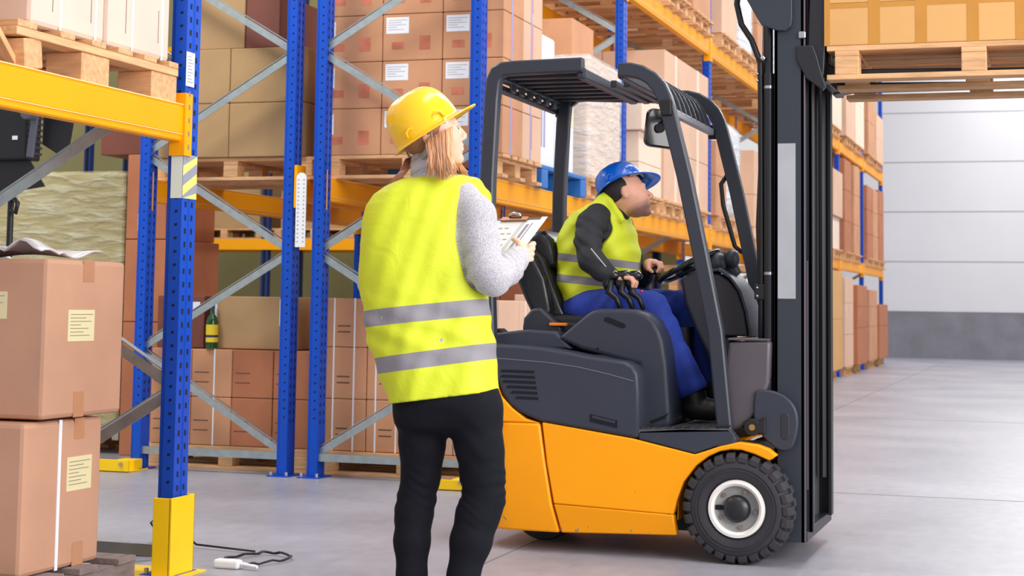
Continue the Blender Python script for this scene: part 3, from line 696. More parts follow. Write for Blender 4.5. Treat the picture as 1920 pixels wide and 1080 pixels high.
# cables, power strip and channel on the floor
mb = MB()
pts = []
for k in range(40):
    a = k / 39 * 2 * math.pi * 1.6; pts.append((-3.10 + .11 * math.cos(a) + .015 * math.sin(3 * a), 6.28 + .16 * math.sin(a), .008 + .004 * (k % 3)))
mb.tube(pts, .0045, 6)
pts = [(-3.2, 6.45, .01), (-3.5, 6.5, .015), (-3.62, 6.48, .10), (-3.66, 6.46, .14), (-3.70, 6.46, .10), (-3.62, 6.44, .02), (-3.8, 6.42, .01), (-4.2, 6.4, .01)]
mb.tube(pts, .005, 6)
for s in range(4):
    pts = [(-3.55 + .09 * math.cos(k * .7 + s), 6.12 + .10 * math.sin(k * .9 + s * 1.3), .008 + .01 * ((k + s) % 4)) for k in range(14)]; mb.tube(pts, .0045, 6)
tag(mb.build('cable', black, None, smooth='all'), 'black cable looping on the floor around the near post', 'cable')
t = thing('power_strip', 'white power strip on the floor right of the yellow guard', 'power strip', (-3.13, 6.13, 0))
MB().box(-3.18, -3.07, 6.04, 6.09, 0, .035).build('housing', white_plastic, t, bevel=.01); MB().cyl((-3.07, 6.065, .02), (-2.99, 6.05, .014), .009, .006).build('cable_sleeve', white_plastic, t)
# ------------------------------------------------------------------ forklift: near side y=6.95, far side y=8.02, nose towards +x
fy = mat('forklift_yellow', (255, 162, 0), 0.4, noise=0.03, nscale=3, spec=0.35)
def add_chips(mt):
    nt = mt.node_tree; N = nt.nodes; L = nt.links; b = N['Principled BSDF']; src = b.inputs['Base Color'].links[0].from_socket
    tc = N.new('ShaderNodeTexCoord'); n = N.new('ShaderNodeTexNoise'); n.inputs['Scale'].default_value = 34; n.inputs['Detail'].default_value = 5; L.new(tc.outputs['Object'], n.inputs['Vector'])
    sx_ = N.new('ShaderNodeSeparateXYZ'); L.new(tc.outputs['Object'], sx_.inputs[0])
    mz = N.new('ShaderNodeMapRange'); mz.inputs[1].default_value = .24; mz.inputs[2].default_value = .12; mz.inputs[3].default_value = 0; mz.inputs[4].default_value = .075; L.new(sx_.outputs[2], mz.inputs[0])
    ad = N.new('ShaderNodeMath'); ad.operation = 'ADD'; L.new(n.outputs['Fac'], ad.inputs[0]); L.new(mz.outputs[0], ad.inputs[1])
    g = N.new('ShaderNodeMath'); g.operation = 'GREATER_THAN'; g.inputs[1].default_value = .745; L.new(ad.outputs[0], g.inputs[0])
    mx = N.new('ShaderNodeMix'); mx.data_type = 'RGBA'; mx.inputs[7].default_value = (*lin((150, 140, 110)), 1); L.new(g.outputs[0], mx.inputs[0]); L.new(src, mx.inputs[6]); L.new(mx.outputs[2], b.inputs['Base Color'])
add_chips(fy)
fg = mat('forklift_grey', (54, 58, 70), 0.42, spec=.35, noise=0.05, nscale=4, bump=0.05, bscale=300)
fg2 = mat('forklift_grey_dark', (42, 45, 55), 0.45, bump=0.05, bscale=300)
fm = mat('mast_grey', (44, 50, 60), 0.42, noise=0.04, nscale=4, bump=0.04, bscale=300)
fm2 = mat('mast_dark', (26, 27, 34), 0.4)
fbk = mat('chassis_black', (22, 22, 26), 0.6)
cowl_m = mat('cowl_brown_grey', (86, 80, 86), 0.38, noise=0.06, nscale=3)
tyre_m = mat('tyre', (46, 44, 50), 0.75, noise=0.15, nscale=10, bump=0.15, bscale=60)
rim_w = mat('rim_white', (236, 232, 226), 0.4); rim_g = mat('rim_grey', (150, 150, 148), 0.5, noise=0.2, nscale=20)
leather = mat('seat_leather', (24, 23, 28), 0.3, bump=0.1, bscale=40)
worn = mat('worn_steel', (150, 128, 122), 0.35, metal=0.6, noise=0.2)
F = thing('forklift', 'yellow and dark grey electric forklift with raised forks in the cross aisle', 'forklift', (-1.7, 7.48, 0))
YN, YF = 6.95, 8.02
def side_pair(poly, name, m_, t=.06, bev=.012, inset=0.0, far=True):
    MB().prism(poly, YN + inset, YN + inset + t).build(name, m_, F, bevel=bev, seg=3, smooth=True)
    if far: MB().prism(poly, YF - inset - t, YF - inset).build(name, m_, F, bevel=bev, seg=3, smooth=True)
def arc(cx, cz, r, a0, a1, n): return [(cx + r * math.cos(math.radians(a0 + (a1 - a0) * k / n)), cz + r * math.sin(math.radians(a0 + (a1 - a0) * k / n))) for k in range(n + 1)]
WC = (-1.266, 0.226)
arch = [(-1.523, .16), (-1.520, .244), (-1.490, .325), (-1.436, .396), (-1.385, .435), (-1.337, .457), (-1.290, .466), (-1.248, .465), (-1.193, .450), (-1.134, .426)]
top = [(-1.102, .448), (-1.138, .474), (-1.182, .489), (-1.259, .497), (-1.337, .478), (-1.400, .455), (-1.444, .440), (-1.713, .496), (-2.108, .550)]
# front side panels (upper part, then the lower band leaning inward)
def side_panel(y, s):
    mb = MB()
    up = [(-1.533, .189), (-1.528, .21)] + arch[1:] + top + [(-2.085, .375), (-2.052, .208)]
    mb.prism(up, y, y + s * .055)
    a = MB().prism([(-2.052, .207), (-1.533, .188), (-1.524, .102), (-2.022, .086)], y, y + s * .055)
    a.v = [(x, yy + (s * .022 if z < .15 else 0), z) for x, yy, z in a.v]
    mb.add(a.v, a.f)
    mb.build('side_panel', fy, F, bevel=.006, seg=2, smooth=True)
side_panel(YN, 1); side_panel(YF, -1)
# wheel arch lip
for y, s in ((YN, 1), (YF, -1)):
    mb = MB(); o = [(x, z) for x, z in arch]; vs = []; fs = []
    for i, (x, z) in enumerate(o):
        vs += [(x, y + s * .05, z), (x, y + s * .19, z), (x - .003, y + s * .05, z + .008), (x - .003, y + s * .19, z + .008)]
    for i in range(len(o) - 1): a = i * 4; b = a + 4; fs += [(a, b, b + 1, a + 1), (a + 2, a + 3, b + 3, b + 2), (a, a + 2, b + 2, b), (a + 1, b + 1, b + 3, a + 3)]
    mb.add(vs, fs); mb.build('fender_lip', fy, F, smooth=True)
# counterweight at the rear, rounded in plan
def cw_layer(zs):
    mb = MB(); rings = []
    for z, ins, xf in zs:
        R = .22; pts = []
        x0, x1 = -2.47 + ins, xf
        for k in range(7): a = math.radians(180 + 90 * k / 6); pts.append((x0 + R + R * math.cos(a), YN + ins + R + R * math.sin(a), z))
        pts.append((x1, YN + ins, z)); pts.append((x1, YF - ins, z))
        for k in range(7): a = math.radians(90 + 90 * k / 6); pts.append((x0 + R + R * math.cos(a), YF - ins - R + R * math.sin(a), z))
        rings.append(pts)
    n = len(rings[0]); vs = [p for r in rings for p in r]; fs = []
    for i in range(len(rings) - 1):
        for j in range(n): fs.append((i * n + j, i * n + (j + 1) % n, (i + 1) * n + (j + 1) % n, (i + 1) * n + j))
    fs.append(tuple(range(n))); fs.append(tuple(range(len(vs) - n, len(vs))))
    return mb.add(vs, fs)
cw_layer([(.085, .022, -2.031), (.208, .0, -2.061), (.40, .0, -2.095), (.545, .0, -2.118)]).build('counterweight', fy, F, bevel=.01, seg=2, smooth=True)
MB().prism([(-2.47, .546), (-2.47, .737), (-2.325, .737), (-2.318, .715), (-2.292, .655), (-2.243, .606), (-2.182, .562), (-2.12, .546)], YN, YF).build('counterweight_top', fy, F, bevel=.02, seg=3, smooth=True)
# inner chassis
mb = MB(); mb.box(-2.10, -1.60, YN + .05, YF - .05, .12, .52); mb.box(-1.62, -1.06, YN + .20, YF - .20, .10, .44)
mb.build('chassis', fbk, F)
MB().box(-1.45, -1.09, YN + .18, YF - .18, .08, .40).build('axle_housing', fbk, F, bevel=.01)
# grey hood over the battery
hood = [(-2.48, .86), (-2.475, .88), (-2.45, .887), (-2.32, .876), (-2.20, .873), (-2.102, .866), (-2.0, .852), (-1.912, .836), (-1.80, .822), (-1.748, .815), (-1.71, .797), (-1.690, .765), (-1.684, .70), (-1.681, .51),
        (-1.683, .497), (-1.713, .499), (-2.113, .552), (-2.17, .572), (-2.215, .592), (-2.255, .622), (-2.285, .66), (-2.31, .72), (-2.48, .74)]
side_pair(hood, 'battery_cover', fg, t=.16, bev=.02)
MB().box(-2.46, -1.70, YN + .15, YF - .15, .55, .84).build('battery_box', fg2, F, bevel=.01)
# crease step on the cover, recess handle, vents
mb = MB(); vs = [(-2.45, .822), (-2.28, .816), (-2.1, .806), (-1.95, .789), (-1.82, .763), (-1.705, .735)]
for y, s in ((YN, -1),):
    for k in range(len(vs) - 1): mb.bar((vs[k][0], y - .0005, vs[k][1]), (vs[k + 1][0], y - .0005, vs[k + 1][1]), .002, .003)
mb.build('crease', mat('crease_light', (110, 114, 126), .4), F)
for k in range(6):
    z = .764 - k * .0225; x0 = -2.30 + .008 * max(0, k - 1) + (.012 * (k - 2) if k > 2 else 0); x1 = -2.145 + k * .004
    MB().prism([(x0, z - .006), (x0 + .01, z + .006), (x1, z + .004), (x1, z - .008)], YN - .001, YN + .004).build('vent_slot', hole_m, F)
mb = MB(); mb.prism([(-1.895, .592), (-1.775, .568), (-1.775, .536), (-1.895, .560)], YN - .0015, YN + .004)
mb.build('recess', hole_m, F); MB().prism([(-1.885, .586), (-1.785, .566), (-1.785, .556), (-1.885, .576)], YN - .0025, YN - .0014).build('recess_edge', fg, F)
# raised well behind the seat
MB().prism([(-2.44, .86), (-2.39, .915), (-2.374, .924), (-2.234, .941), (-2.095, .936), (-2.02, .86)], YN + .15, YF - .15).build('seat_well', fg, F, bevel=.012, seg=3, smooth=True)
MB().prism([(-2.43, .88), (-2.42, .935), (-2.36, .945), (-2.33, .92), (-2.33, .88)], YN + .16, YN + .24).build('rear_socket', black, F, bevel=.006)
# console beside the seat
con = [(-2.085, .905), (-2.06, .925), (-1.955, 1.012), (-1.93, 1.028), (-1.895, 1.037), (-1.80, 1.039), (-1.735, 1.035), (-1.69, 1.02), (-1.653, .99), (-1.628, .945), (-1.612, .90), (-1.595, .80), (-1.580, .60), (-1.578, .545), (-1.62, .528), (-1.72, .528), (-1.72, .80), (-1.98, .86)]
MB().prism(con, YN + .14, YN + .42).build('seat_console', fg, F, bevel=.03, seg=4, smooth=True)
MB().prism([(-1.875, .985), (-1.87, .999), (-1.855, 1.002), (-1.785, .975), (-1.775, .962), (-1.785, .955), (-1.80, .956)], YN + .138, YN + .145).build('console_slot', hole_m, F)
MB().prism([(-1.67, .56), (-1.60, .59), (-1.585, .60), (-1.60, .575), (-1.66, .55)], YN + .138, YN + .144).build('console_slot', hole_m, F)
MB().cyl((-1.90, YN + .142, .865), (-1.90, YN + .136, .865), .005, n=10).build('screw', hole_m, F)
MB().prism([(-1.72, .545), (-1.57, .545), (-1.57, .96), (-1.72, .96)], YN + .42, YF - .2).build('seat_base', fbk, F)
MB().prism([(-2.11, .92), (-1.90, .92), (-1.90, .97), (-2.11, .975)], YN + .30, YF - .25).build('seat_rail', fg2, F, bevel=.01)
# step and floor
mb = MB(); mb.prism([(-1.684, .53), (-1.50, .546), (-1.30, .55), (-1.277, .527), (-1.277, .49), (-1.36, .475), (-1.444, .443), (-1.684, .494)], YN + .004, YN + .06)
mb.build('step_side', fg, F, bevel=.006)
mb = MB(); mb.prism([(-1.684, .535), (-1.30, .552), (-1.30, .54), (-1.684, .52)], YN + .004, YF - .004)
for k in range(9): mb.box(-1.66 + k * .042, -1.632 + k * .042, YN + .002, YN + .03, .542 + k * .002, .548 + k * .002, 1)
mb.build('floor_plate', [mat('floor_rubber', (78, 76, 80), .7, bump=.3, bscale=120), fbk], F)
# cowl (front bulkhead)
MB().prism([(-1.32, .905), (-1.15, .915), (-1.145, .90), (-1.15, .74), (-1.195, .62), (-1.27, .545), (-1.33, .53), (-1.36, .6)], YN + .10, YF - .10).build('front_cowl', cowl_m, F, bevel=.014, seg=3, smooth=True)
MB().box(-1.325, -1.15, YN + .095, YF - .095, .912, .922).build('cowl_lid', cowl_m, F, bevel=.004)
# steering column and dash
yc = 7.48
col = [(-1.60, 1.175), (-1.555, 1.205), (-1.50, 1.215), (-1.47, 1.20), (-1.44, 1.16), (-1.42, 1.08), (-1.39, .96), (-1.37, .90), (-1.335, .90), (-1.335, .62), (-1.40, .70), (-1.47, .83), (-1.53, .95), (-1.575, 1.06)]
MB().prism(col, yc - .12, yc + .10).build('steering_column', fg2, F, bevel=.03, seg=4, smooth=True)
dash = [(-1.46, 1.19), (-1.42, 1.20), (-1.37, 1.17), (-1.33, 1.12), (-1.30, 1.03), (-1.29, .96), (-1.285, .925), (-1.42, .925), (-1.45, 1.0)]
MB().prism(dash, yc - .16, yc + .13).build('dash_shell', mat('dash_dark', (44, 42, 48), .5), F, bevel=.008, seg=2, smooth=True)
rim = [(-1.45, 1.212), (-1.415, 1.216), (-1.36, 1.18), (-1.318, 1.122), (-1.29, 1.035), (-1.276, .96), (-1.272, .925)]
MB().sweep([(x, yc - .02, z) for x, z in rim], .32, .014).build('dash_rim', fg, F, smooth=True)
MB().ell((-1.445, yc - .05, 1.245), (.045, .05, .05)).build('display_pod', fg2, F, smooth='all')
MB().cyl((-1.41, yc, 1.25), (-1.37, yc, 1.19), .04, .032).build('display_stem', fg2, F, smooth=True, bevel=.006)
MB().ell((-1.385, yc - .02, 1.265), (.036, .05, .045)).build('display_head', fg, F, smooth='all')
# steering wheel: a tilted ring
sc = at(1293, 500, yc); nrm = Vector((-.46, 0, .89)).normalized(); ux = Vector((.89, 0, .46)).normalized(); uy = Vector((0, 1, 0))
ring = [sc + ux * .150 * math.cos(a) + uy * .150 * math.sin(a) for a in [2 * math.pi * k / 36 for k in range(36)]]
MB().tube(ring, .0145, 10, closed=True).build('steering_wheel', black_gloss, F, smooth='all')
sw = MB()
for a in (0.5, 2.6, 4.7): sw.bar(sc - nrm * .02, sc + ux * .145 * math.cos(a) + uy * .145 * math.sin(a), .045, .012, up=nrm)
sw.build('wheel_spokes', black, F, bevel=.004)
q = MB().ell((0, 0, 0), (.075, .065, .032)).build('wheel_hub', fg2, F, smooth='all'); q.location = sc - nrm * .01 - Vector((-1.7, 7.48, 0)); q.rotation_euler = (0, -math.atan2(.46, .89), 0)
kn = sc - ux * .148 + nrm * .01
MB().tube([kn - nrm * .01, kn + nrm * .03], [.012, .012], 10).build('wheel_knob_stem', black, F, smooth=True)
KN = kn + nrm * .045
MB().ell(KN, (.022, .022, .02)).build('wheel_knob', black_gloss, F, smooth='all')
MB().tube([(-1.47, yc + .05, 1.13), (-1.52, yc - .08, 1.10), (-1.56, yc - .1, 1.12)], .01, 8).build('stalk_lever', black, F, smooth='all')
# seat
def cushion(name, pts, y0, y1, bev=.035): return MB().prism(pts, y0, y1).build(name, leather, F, bevel=bev, seg=5, smooth=True)
SY0, SY1 = 7.26, 7.74
# backrest: shell leaning back, with side bolsters and headrest
cushion('backrest', [(-2.345, 1.27), (-2.33, 1.31), (-2.27, 1.315), (-2.21, 1.26), (-2.13, 1.05), (-2.10, .99), (-2.16, .965), (-2.20, .975), (-2.27, 1.12)], SY0 + .03, SY1 - .03, .03)
cushion('side_bolster', [(-2.36, 1.24), (-2.345, 1.30), (-2.25, 1.285), (-2.19, 1.17), (-2.16, 1.03), (-2.18, .965), (-2.23, .965), (-2.29, 1.08)], SY0 - .02, SY0 + .07, .03)
cushion('side_bolster', [(-2.36, 1.24), (-2.345, 1.30), (-2.25, 1.285), (-2.19, 1.17), (-2.16, 1.03), (-2.18, .965), (-2.23, .965), (-2.29, 1.08)], SY1 - .07, SY1 + .02, .03)
cushion('headrest', [(-2.315, 1.30), (-2.31, 1.36), (-2.28, 1.395), (-2.23, 1.39), (-2.19, 1.35), (-2.165, 1.27), (-2.16, 1.22), (-2.24, 1.20)], SY0 + .08, SY1 - .08, .04)
cushion('seat_cushion', [(-2.20, .965), (-2.18, 1.01), (-2.05, 1.012), (-1.85, 1.03), (-1.74, 1.02), (-1.73, .97), (-2.1, .935)], SY0, SY1, .03)
MB().prism([(-2.285, .945), (-2.28, .99), (-2.24, 1.035), (-2.20, 1.04), (-2.10, .955), (-2.10, .925), (-2.28, .925)], SY0 - .05, SY0 + .04).build('seat_side_cover', fg2, F, bevel=.015, seg=3, smooth=True)
MB().prism([(-2.28, .925), (-2.10, .925), (-2.05, .93), (-2.05, .90), (-2.28, .90)], SY0 - .04, SY1 + .02).build('seat_frame', fg2, F, bevel=.005)
MB().box(-2.155, -2.075, SY0 - .065, SY0 - .03, .958, .972).build('seat_latch', mat('latch_orange', (244, 130, 20), .4), F, bevel=.004)
# levers on the console
for k, (dx, yy) in enumerate(((-.055, 7.17), (-.005, 7.19), (.038, 7.21))):
    bx = -1.815 + dx; b = Vector((bx + .05, yy, 1.035))
    MB().tube([b, b + Vector((-.02, 0, .05)), b + Vector((-.055, 0, .075)), b + Vector((-.045, 0, .13))], [.010, .013, .017, .016], 8).build('lever', black, F, smooth='all')
    MB().tube([b + Vector((-.06, 0, .085)), b + Vector((-.068, 0, .12)), b + Vector((-.058, 0, .148)), b + Vector((-.03, -.0, .152)), b + Vector((-.01, 0, .14))], [.012, .021, .026, .023, .012], 10).build('lever_knob', black_gloss, F, smooth='all')
MB().ell((-1.735, 7.205, 1.115), (.007, .007, .007)).build('red_button', mat('button_red', (220, 30, 40), .4), F, smooth='all')

# wheels
def front_wheel(yo, s):
    c = (WC[0], 0, WC[1]); W = .18
    def Y(h): return yo + s * h
    prof = [(.118, .030), (.126, .012), (.150, .004), (.180, .006), (.196, .014), (.208, .030), (.214, .05), (.214, .13), (.208, .15), (.19, .172), (.12, .165)]
    mb = MB(); mb.lathe([(r, Y(h)) for r, h in prof], c, 'y', 56)
    n = 26
    for k in range(n):
        a = 2 * math.pi * k / n; w = .155 / n * 2 * math.pi * .62
        for (h0, h1, off) in ((.002, .088, 0), (.092, .178, .5)):
            aa = a + off * 2 * math.pi / n; ca, sa = math.cos(aa), math.sin(aa); ta, tb = -sa, ca
            def P(r, t, h): return (c[0] + r * ca + t * ta, Y(h), c[2] + r * sa + t * tb)
            ww = .0185; r1 = .2285; sh0 = .190 if off == 0 else .2
            if off == 0: ring = [(sh0, h0 + .004), (.213, h0 + .006), (r1 - .004, h0 + .020), (r1, h0 + .034), (r1, h1), (.205, h1), (.19, h0 + .03)]
            else: ring = [(.205, h0), (r1, h0), (r1, h1 - .034), (r1 - .004, h1 - .02), (.213, h1 - .006), (.19, h1 - .004), (.19, h1 - .03)]
            vs = [P(r, -ww * (.92 if r > .22 else 1.0), h) for r, h in ring] + [P(r, ww * (.92 if r > .22 else 1.0), h) for r, h in ring]; m_ = len(ring)
            mb.add(vs, [tuple(range(m_)), tuple(range(2 * m_ - 1, m_ - 1, -1))] + [(i, i + m_, (i + 1) % m_ + m_, (i + 1) % m_) for i in range(m_)])
    tyre = mb.build('tyre', tyre_m, F, bevel=.003, seg=2, smooth=True)
    for rr in (.168, .155, .185):
        MB().tube([(c[0] + rr * math.cos(a), Y(.0035 + (0 if rr < .18 else .006)), c[2] + rr * math.sin(a)) for a in [2 * math.pi * k / 48 for k in range(48)]], .002, 6, closed=True).build('sidewall_ring', tyre_m, tyre, smooth='all')
    MB().lathe([(.094, Y(.012)), (.104, Y(.004)), (.116, Y(.006)), (.119, Y(.018)), (.119, Y(.05)), (.098, Y(.05)), (.094, Y(.03))], c, 'y', 48, closed=True).build('rim', rim_w, F, smooth=True)
    MB().lathe([(.0, Y(.040)), (.05, Y(.040)), (.075, Y(.036)), (.096, Y(.026)), (.098, Y(.05)), (0, Y(.06))], c, 'y', 40).build('rim_disc', rim_g, F, smooth=True)
    MB().lathe([(0, Y(-.004)), (.022, Y(-.004)), (.046, Y(.004)), (.055, Y(.018)), (.056, Y(.05)), (0, Y(.05))], c, 'y', 36).build('hub_cap', mat('hub_dark', (30, 30, 34), .35), F, smooth=True)
    for k in range(5):
        a = math.radians(64 + 72 * k); x, z = c[0] + .077 * math.cos(a), c[2] + .077 * math.sin(a)
        MB().cyl((x, Y(.036), z), (x, Y(.026), z), .0095, n=6).build('wheel_nut', worn, F)
    MB().prism(arc(c[0] - .086, c[2] + .002, .010, 90, 270, 6) + arc(c[0] - .066, c[2] + .002, .010, -90, 90, 6), Y(.028) if s > 0 else Y(.034), Y(.034) if s > 0 else Y(.028)).build('rim_slot', hole_m, F)
front_wheel(6.925, 1); front_wheel(8.045, -1)
for y in (7.33, 7.60):
    MB().lathe([(0, -.05), (.10, -.05), (.145, -.045), (.155, -.02), (.155, .02), (.145, .045), (.10, .05), (0, .05)], (-2.20, y, .157), 'y', 36).build('rear_wheel', tyre_m, F, smooth=True)

# overhead guard
GYN, GYF = YN + .05, YF - .05
gm = mat('guard_grey', (44, 48, 59), .38, noise=.04, nscale=4, bump=.03, bscale=300)
rear_post = [(-2.368, .88), (-2.385, 1.30), (-2.383, 1.60), (-2.368, 1.95), (-2.36, 2.035), (-2.345, 2.07), (-2.315, 2.085), (-2.26, 2.089)]
def front_hoop(): return [(-1.79, 2.066), (-1.74, 2.064), (-1.69, 2.052), (-1.645, 2.025), (-1.61, 1.985), (-1.588, 1.94), (-1.573, 1.89), (-1.500, 1.60), (-1.430, 1.27), (-1.365, .95), (-1.322, .522)]
for y in (GYN, GYF):
    o_ = .045 if y == GYF else 0
    MB().sweep([(x + (o_ if z > .9 else 0), y, z) for x, z in rear_post + ([(-1.955, 2.094)] if y == GYN else [(-1.79, 2.066)])], .06, .062).build('rear_post', gm, F, smooth=True)
    MB().sweep([(x + o_ * min(1, (z - .5) / .5 + .2), y, z) for x, z in front_hoop()], .062, .062).build('front_post', gm, F, smooth=True)
    MB().prism(arc(-1.325, .52, .055, 0, 360, 20)[:-1], y - .03, y + .03).build('post_foot', fg, F, bevel=.004) if False else MB().box(-1.375, -1.272, y - .045, y + .035, .497, .52).build('post_foot', fg, F, bevel=.008, seg=3)
# ribbed roof plate
mb = MB(); n = 7
for k in range(n):
    y = GYN + .08 + (GYF - GYN - .16) * k / (n - 1)
    mb.box(-2.32, -1.96, y - .022, y + .022, 2.050, 2.074)
mb.box(-2.33, -1.955, GYN + .02, GYF - .02, 2.074, 2.084)
mb.build('roof_plate', fg2, F, bevel=.004)
for x in (-2.34, -1.965): MB().box(x - .02, x + .02, GYN, GYF, 2.035, 2.085).build('roof_crossbar', gm, F, bevel=.008)
MB().box(-1.80, -1.77, GYN, GYF, 2.03, 2.075).build('roof_crossbar', gm, F, bevel=.008)
for x in (-1.90, -1.84): MB().box(x - .014, x + .014, GYN + .32, GYF, 2.035, 2.068).build('roof_slat', gm, F, bevel=.004)
# front grille between the hoops: curved slats across the bend
gr = front_hoop()[2:7]
for k in range(8):
    y = GYN + .11 + (GYF - GYN - .2) * k / 7.2
    MB().sweep([(x + .0, y, z + .008) for x, z in gr], .014, .026).build('grille_slat', gm, F, smooth=True)
MB().box(-1.592, -1.562, GYN + .02, GYF - .02, 1.875, 1.905).build('grille_bar', mat('bar_pale', (150, 152, 160), .35), F, bevel=.004)
for y in (GYN - .035, GYF + .03): MB().box(-1.60, -1.55, y - .012, y + .012, 1.86, 1.93).build('guard_bracket', black, F, bevel=.006)
# gusset plate at the far rear corner and rear brace
mb = MB(); mb.prism([(-2.36, 1.98), (-2.36, 2.05), (-2.25, 2.05)], GYF - .02, GYF + .01); mb.build('gusset', gm, F)
for k in range(6): MB().box(-2.335, -2.32, GYN + .13 + k * .13, GYN + .20 + k * .13, 2.0, 2.045).build('roof_tab', gm, F, bevel=.01)
MB().box(-2.385, -2.35, GYN, GYF, 1.995, 2.03).build('rear_crossbar', gm, F, bevel=.01)
# grab handle on the far front post
hp = [at(1368, 322, GYF), at(1352, 345, GYF), at(1356, 385, GYF), at(1378, 462, GYF), at(1390, 472, GYF), at(1412, 478, GYF)]
MB().tube(hp, .011, 10).build('grab_handle', black, F, smooth='all')
# mirror
mc = at(1240, 242, 7.25)
q = MB().prism(arc(.045, .055, .03, 0, 90, 5) + arc(-.045, .055, .03, 90, 180, 5) + arc(-.045, -.055, .03, 180, 270, 5) + arc(.045, -.055, .03, 270, 360, 5), -.03, .012).build('mirror', black_gloss, F, bevel=.008, seg=3, smooth=True)
q.location = mc - Vector((-1.7, 7.48, 0)); q.rotation_euler = (0, math.radians(6), math.radians(28))
MB().tube([mc + Vector((.0, -.03, .02)), mc + Vector((.02, -.05, .01)), mc + Vector((.04, -.02, .07)), at(1243, 195, 7.2), Vector((-1.61, GYN + .02, 1.99))], .011, 8).build('mirror_arm', black, F, smooth='all')
MB().cyl(mc + Vector((.005, -.034, 0)), mc + Vector((.005, -.055, 0)), .02).build('mirror_joint', black, F, smooth=True)

# mast
def channel(name, x0, x1, y0, y1, z0, z1, openy, m_, t=.016):
    """I/C section rail; web on the side away from the opening"""
    mb = MB()
    wy = (y0, y0 + t) if openy > 0 else (y1 - t, y1)
    mb.box(x0, x1, wy[0], wy[1], z0, z1); mb.box(x0, x0 + t, y0, y1, z0, z1); mb.box(x1 - t, x1, y0, y1, z0, z1)
    return mb.build(name, m_, F, bevel=.002, seg=1)
MN, MF = 7.09, 7.91
channel('outer_mast_rail', -1.135, -1.008, MN, MN + .075, .085, 2.42, 1, fm)
channel('outer_mast_rail', -1.135, -1.008, MF - .075, MF, .085, 2.42, -1, fm)
channel('inner_mast_rail', -1.110, -.985, MN + .07, MN + .13, .12, 3.1, 1, fm2)
channel('inner_mast_rail', -1.110, -.985, MF - .13, MF - .07, .12, 3.1, -1, fm2)
for z in (.10, .9, 2.34): MB().box(-1.135, -1.115, MN + .06, MF - .06, z, z + .09).build('mast_crossbar', fm2, F, bevel=.004)
MB().box(-1.06, -1.0, MN + .02, MF - .02, .085, .13).build('mast_foot_bar', fm2, F, bevel=.004)
MB().box(-1.12, -1.045, MN - .0015, MN, 1.09, 1.745).build('mast_sticker', mat('sticker_grey', (168, 170, 176), .55, noise=.05), F)
MB().box(-1.010, -1.004, MN - .001, MN + .012, .09, 2.42).build('rail_edge', mat('edge_mauve', (120, 104, 112), .3, metal=.5), F)
for y in (MN + .20, MF - .20): MB().cyl((-1.06, y, .12), (-1.06, y, 2.3), .028).build('lift_cylinder', fm2, F, smooth=True)
for y in (MN - .0, ):
    MB().cyl((-1.163, y + .04, .50), (-1.163, y + .04, 2.05), .022).build('side_cylinder', fm2, F, smooth=True)
    MB().cyl((-1.163, y + .04, 2.0), (-1.163, y + .04, 2.45), .016).build('cylinder_rod', fm2, F, smooth=True)
    for z in (1.19, 1.985): MB().cyl((-1.163, y + .04, z), (-1.163, y + .04, z + .012), .0235).build('cylinder_band', steel, F, smooth=True)
MB().tube([(-1.20, MN + .05, .62), (-1.197, MN + .05, 1.2), (-1.20, MN + .05, 1.9), (-1.203, MN + .05, 2.10), (-1.24, MN + .05, 2.20), (-1.285, MN + .05, 2.27), (-1.305, MN + .05, 2.36), (-1.29, MN + .05, 2.48)], .013, 10).build('hose', black, F, smooth='all')
MB().tube([(-1.185, MN + .08, .62), (-1.215, MN + .08, 1.4), (-1.19, MN + .08, 2.0), (-1.185, MN + .08, 2.35)], .012, 10).build('hose', mat('hose_brown', (44, 34, 40), .4), F, smooth='all')
for z in (1.10, 1.135, 2.02, 2.05): MB().ell((-1.212, MN + .03, z), (.006, .006, .006), 10, 8).build('hose_clip', steel, F, smooth='all')
MB().box(-1.225, -1.17, MN + .03, MN + .07, 1.085, 1.15).build('hose_bracket', black, F, bevel=.004)
MB().ell((-1.186, MN + .02, 2.115), (.012, .01, .012)).build('cylinder_bolt', steel, F, smooth='all')
# top plate and carriage side
MB().prism([(-1.28, 2.42), (-1.20, 2.275), (-1.185, 2.25), (-1.12, 2.225), (-1.085, 2.222), (-1.06, 2.24), (-1.055, 2.27), (-1.055, 2.5), (-1.28, 2.5)], MN - .03, MN - .014).build('top_plate', fm, F, bevel=.004)
# carriage
CY0, CY1 = MN + .03, MF - .03
MB().prism([(-1.04, 2.16), (-.97, 2.16), (-.955, 2.12), (-.93, 2.03), (-.915, 1.985), (-.93, 1.965), (-1.0, 2.02), (-1.04, 2.10)], MN - .01, MN + .02).build('carriage_side', fm2, F, bevel=.005)
MB().prism([(-1.0, 2.02), (-.93, 2.02), (-.905, 2.45), (-.985, 2.45)], MN + .02, MN + .06).build('carriage_side', fm2, F, bevel=.005)
for z in (2.03, 2.36): MB().box(-.975, -.935, CY0, CY1, z, z + .08).build('carriage_bar', fm2, F, bevel=.006)
for y in (MN + .14, MN + .38, MF - .38, MF - .14): MB().box(-.965, -.940, y - .015, y + .015, 2.10, 2.9).build('load_guard_bar', fm2, F, bevel=.004)
MB().box(-1.03, -1.0, MN - .014, MN + .01, 2.19, 2.22).build('carriage_bolt', steel, F, bevel=.004)
for y in (7.28, 7.72):
    mb = MB(); mb.prism([(-.958, 2.02), (-.958, 2.60), (-.928, 2.60), (-.925, 2.10), (-.88, 2.075), (.20, 2.055), (.23, 2.045), (.20, 2.040), (-.88, 2.036)], y - .05, y + .05)
    mb.build('fork', fm2, F, bevel=.005)
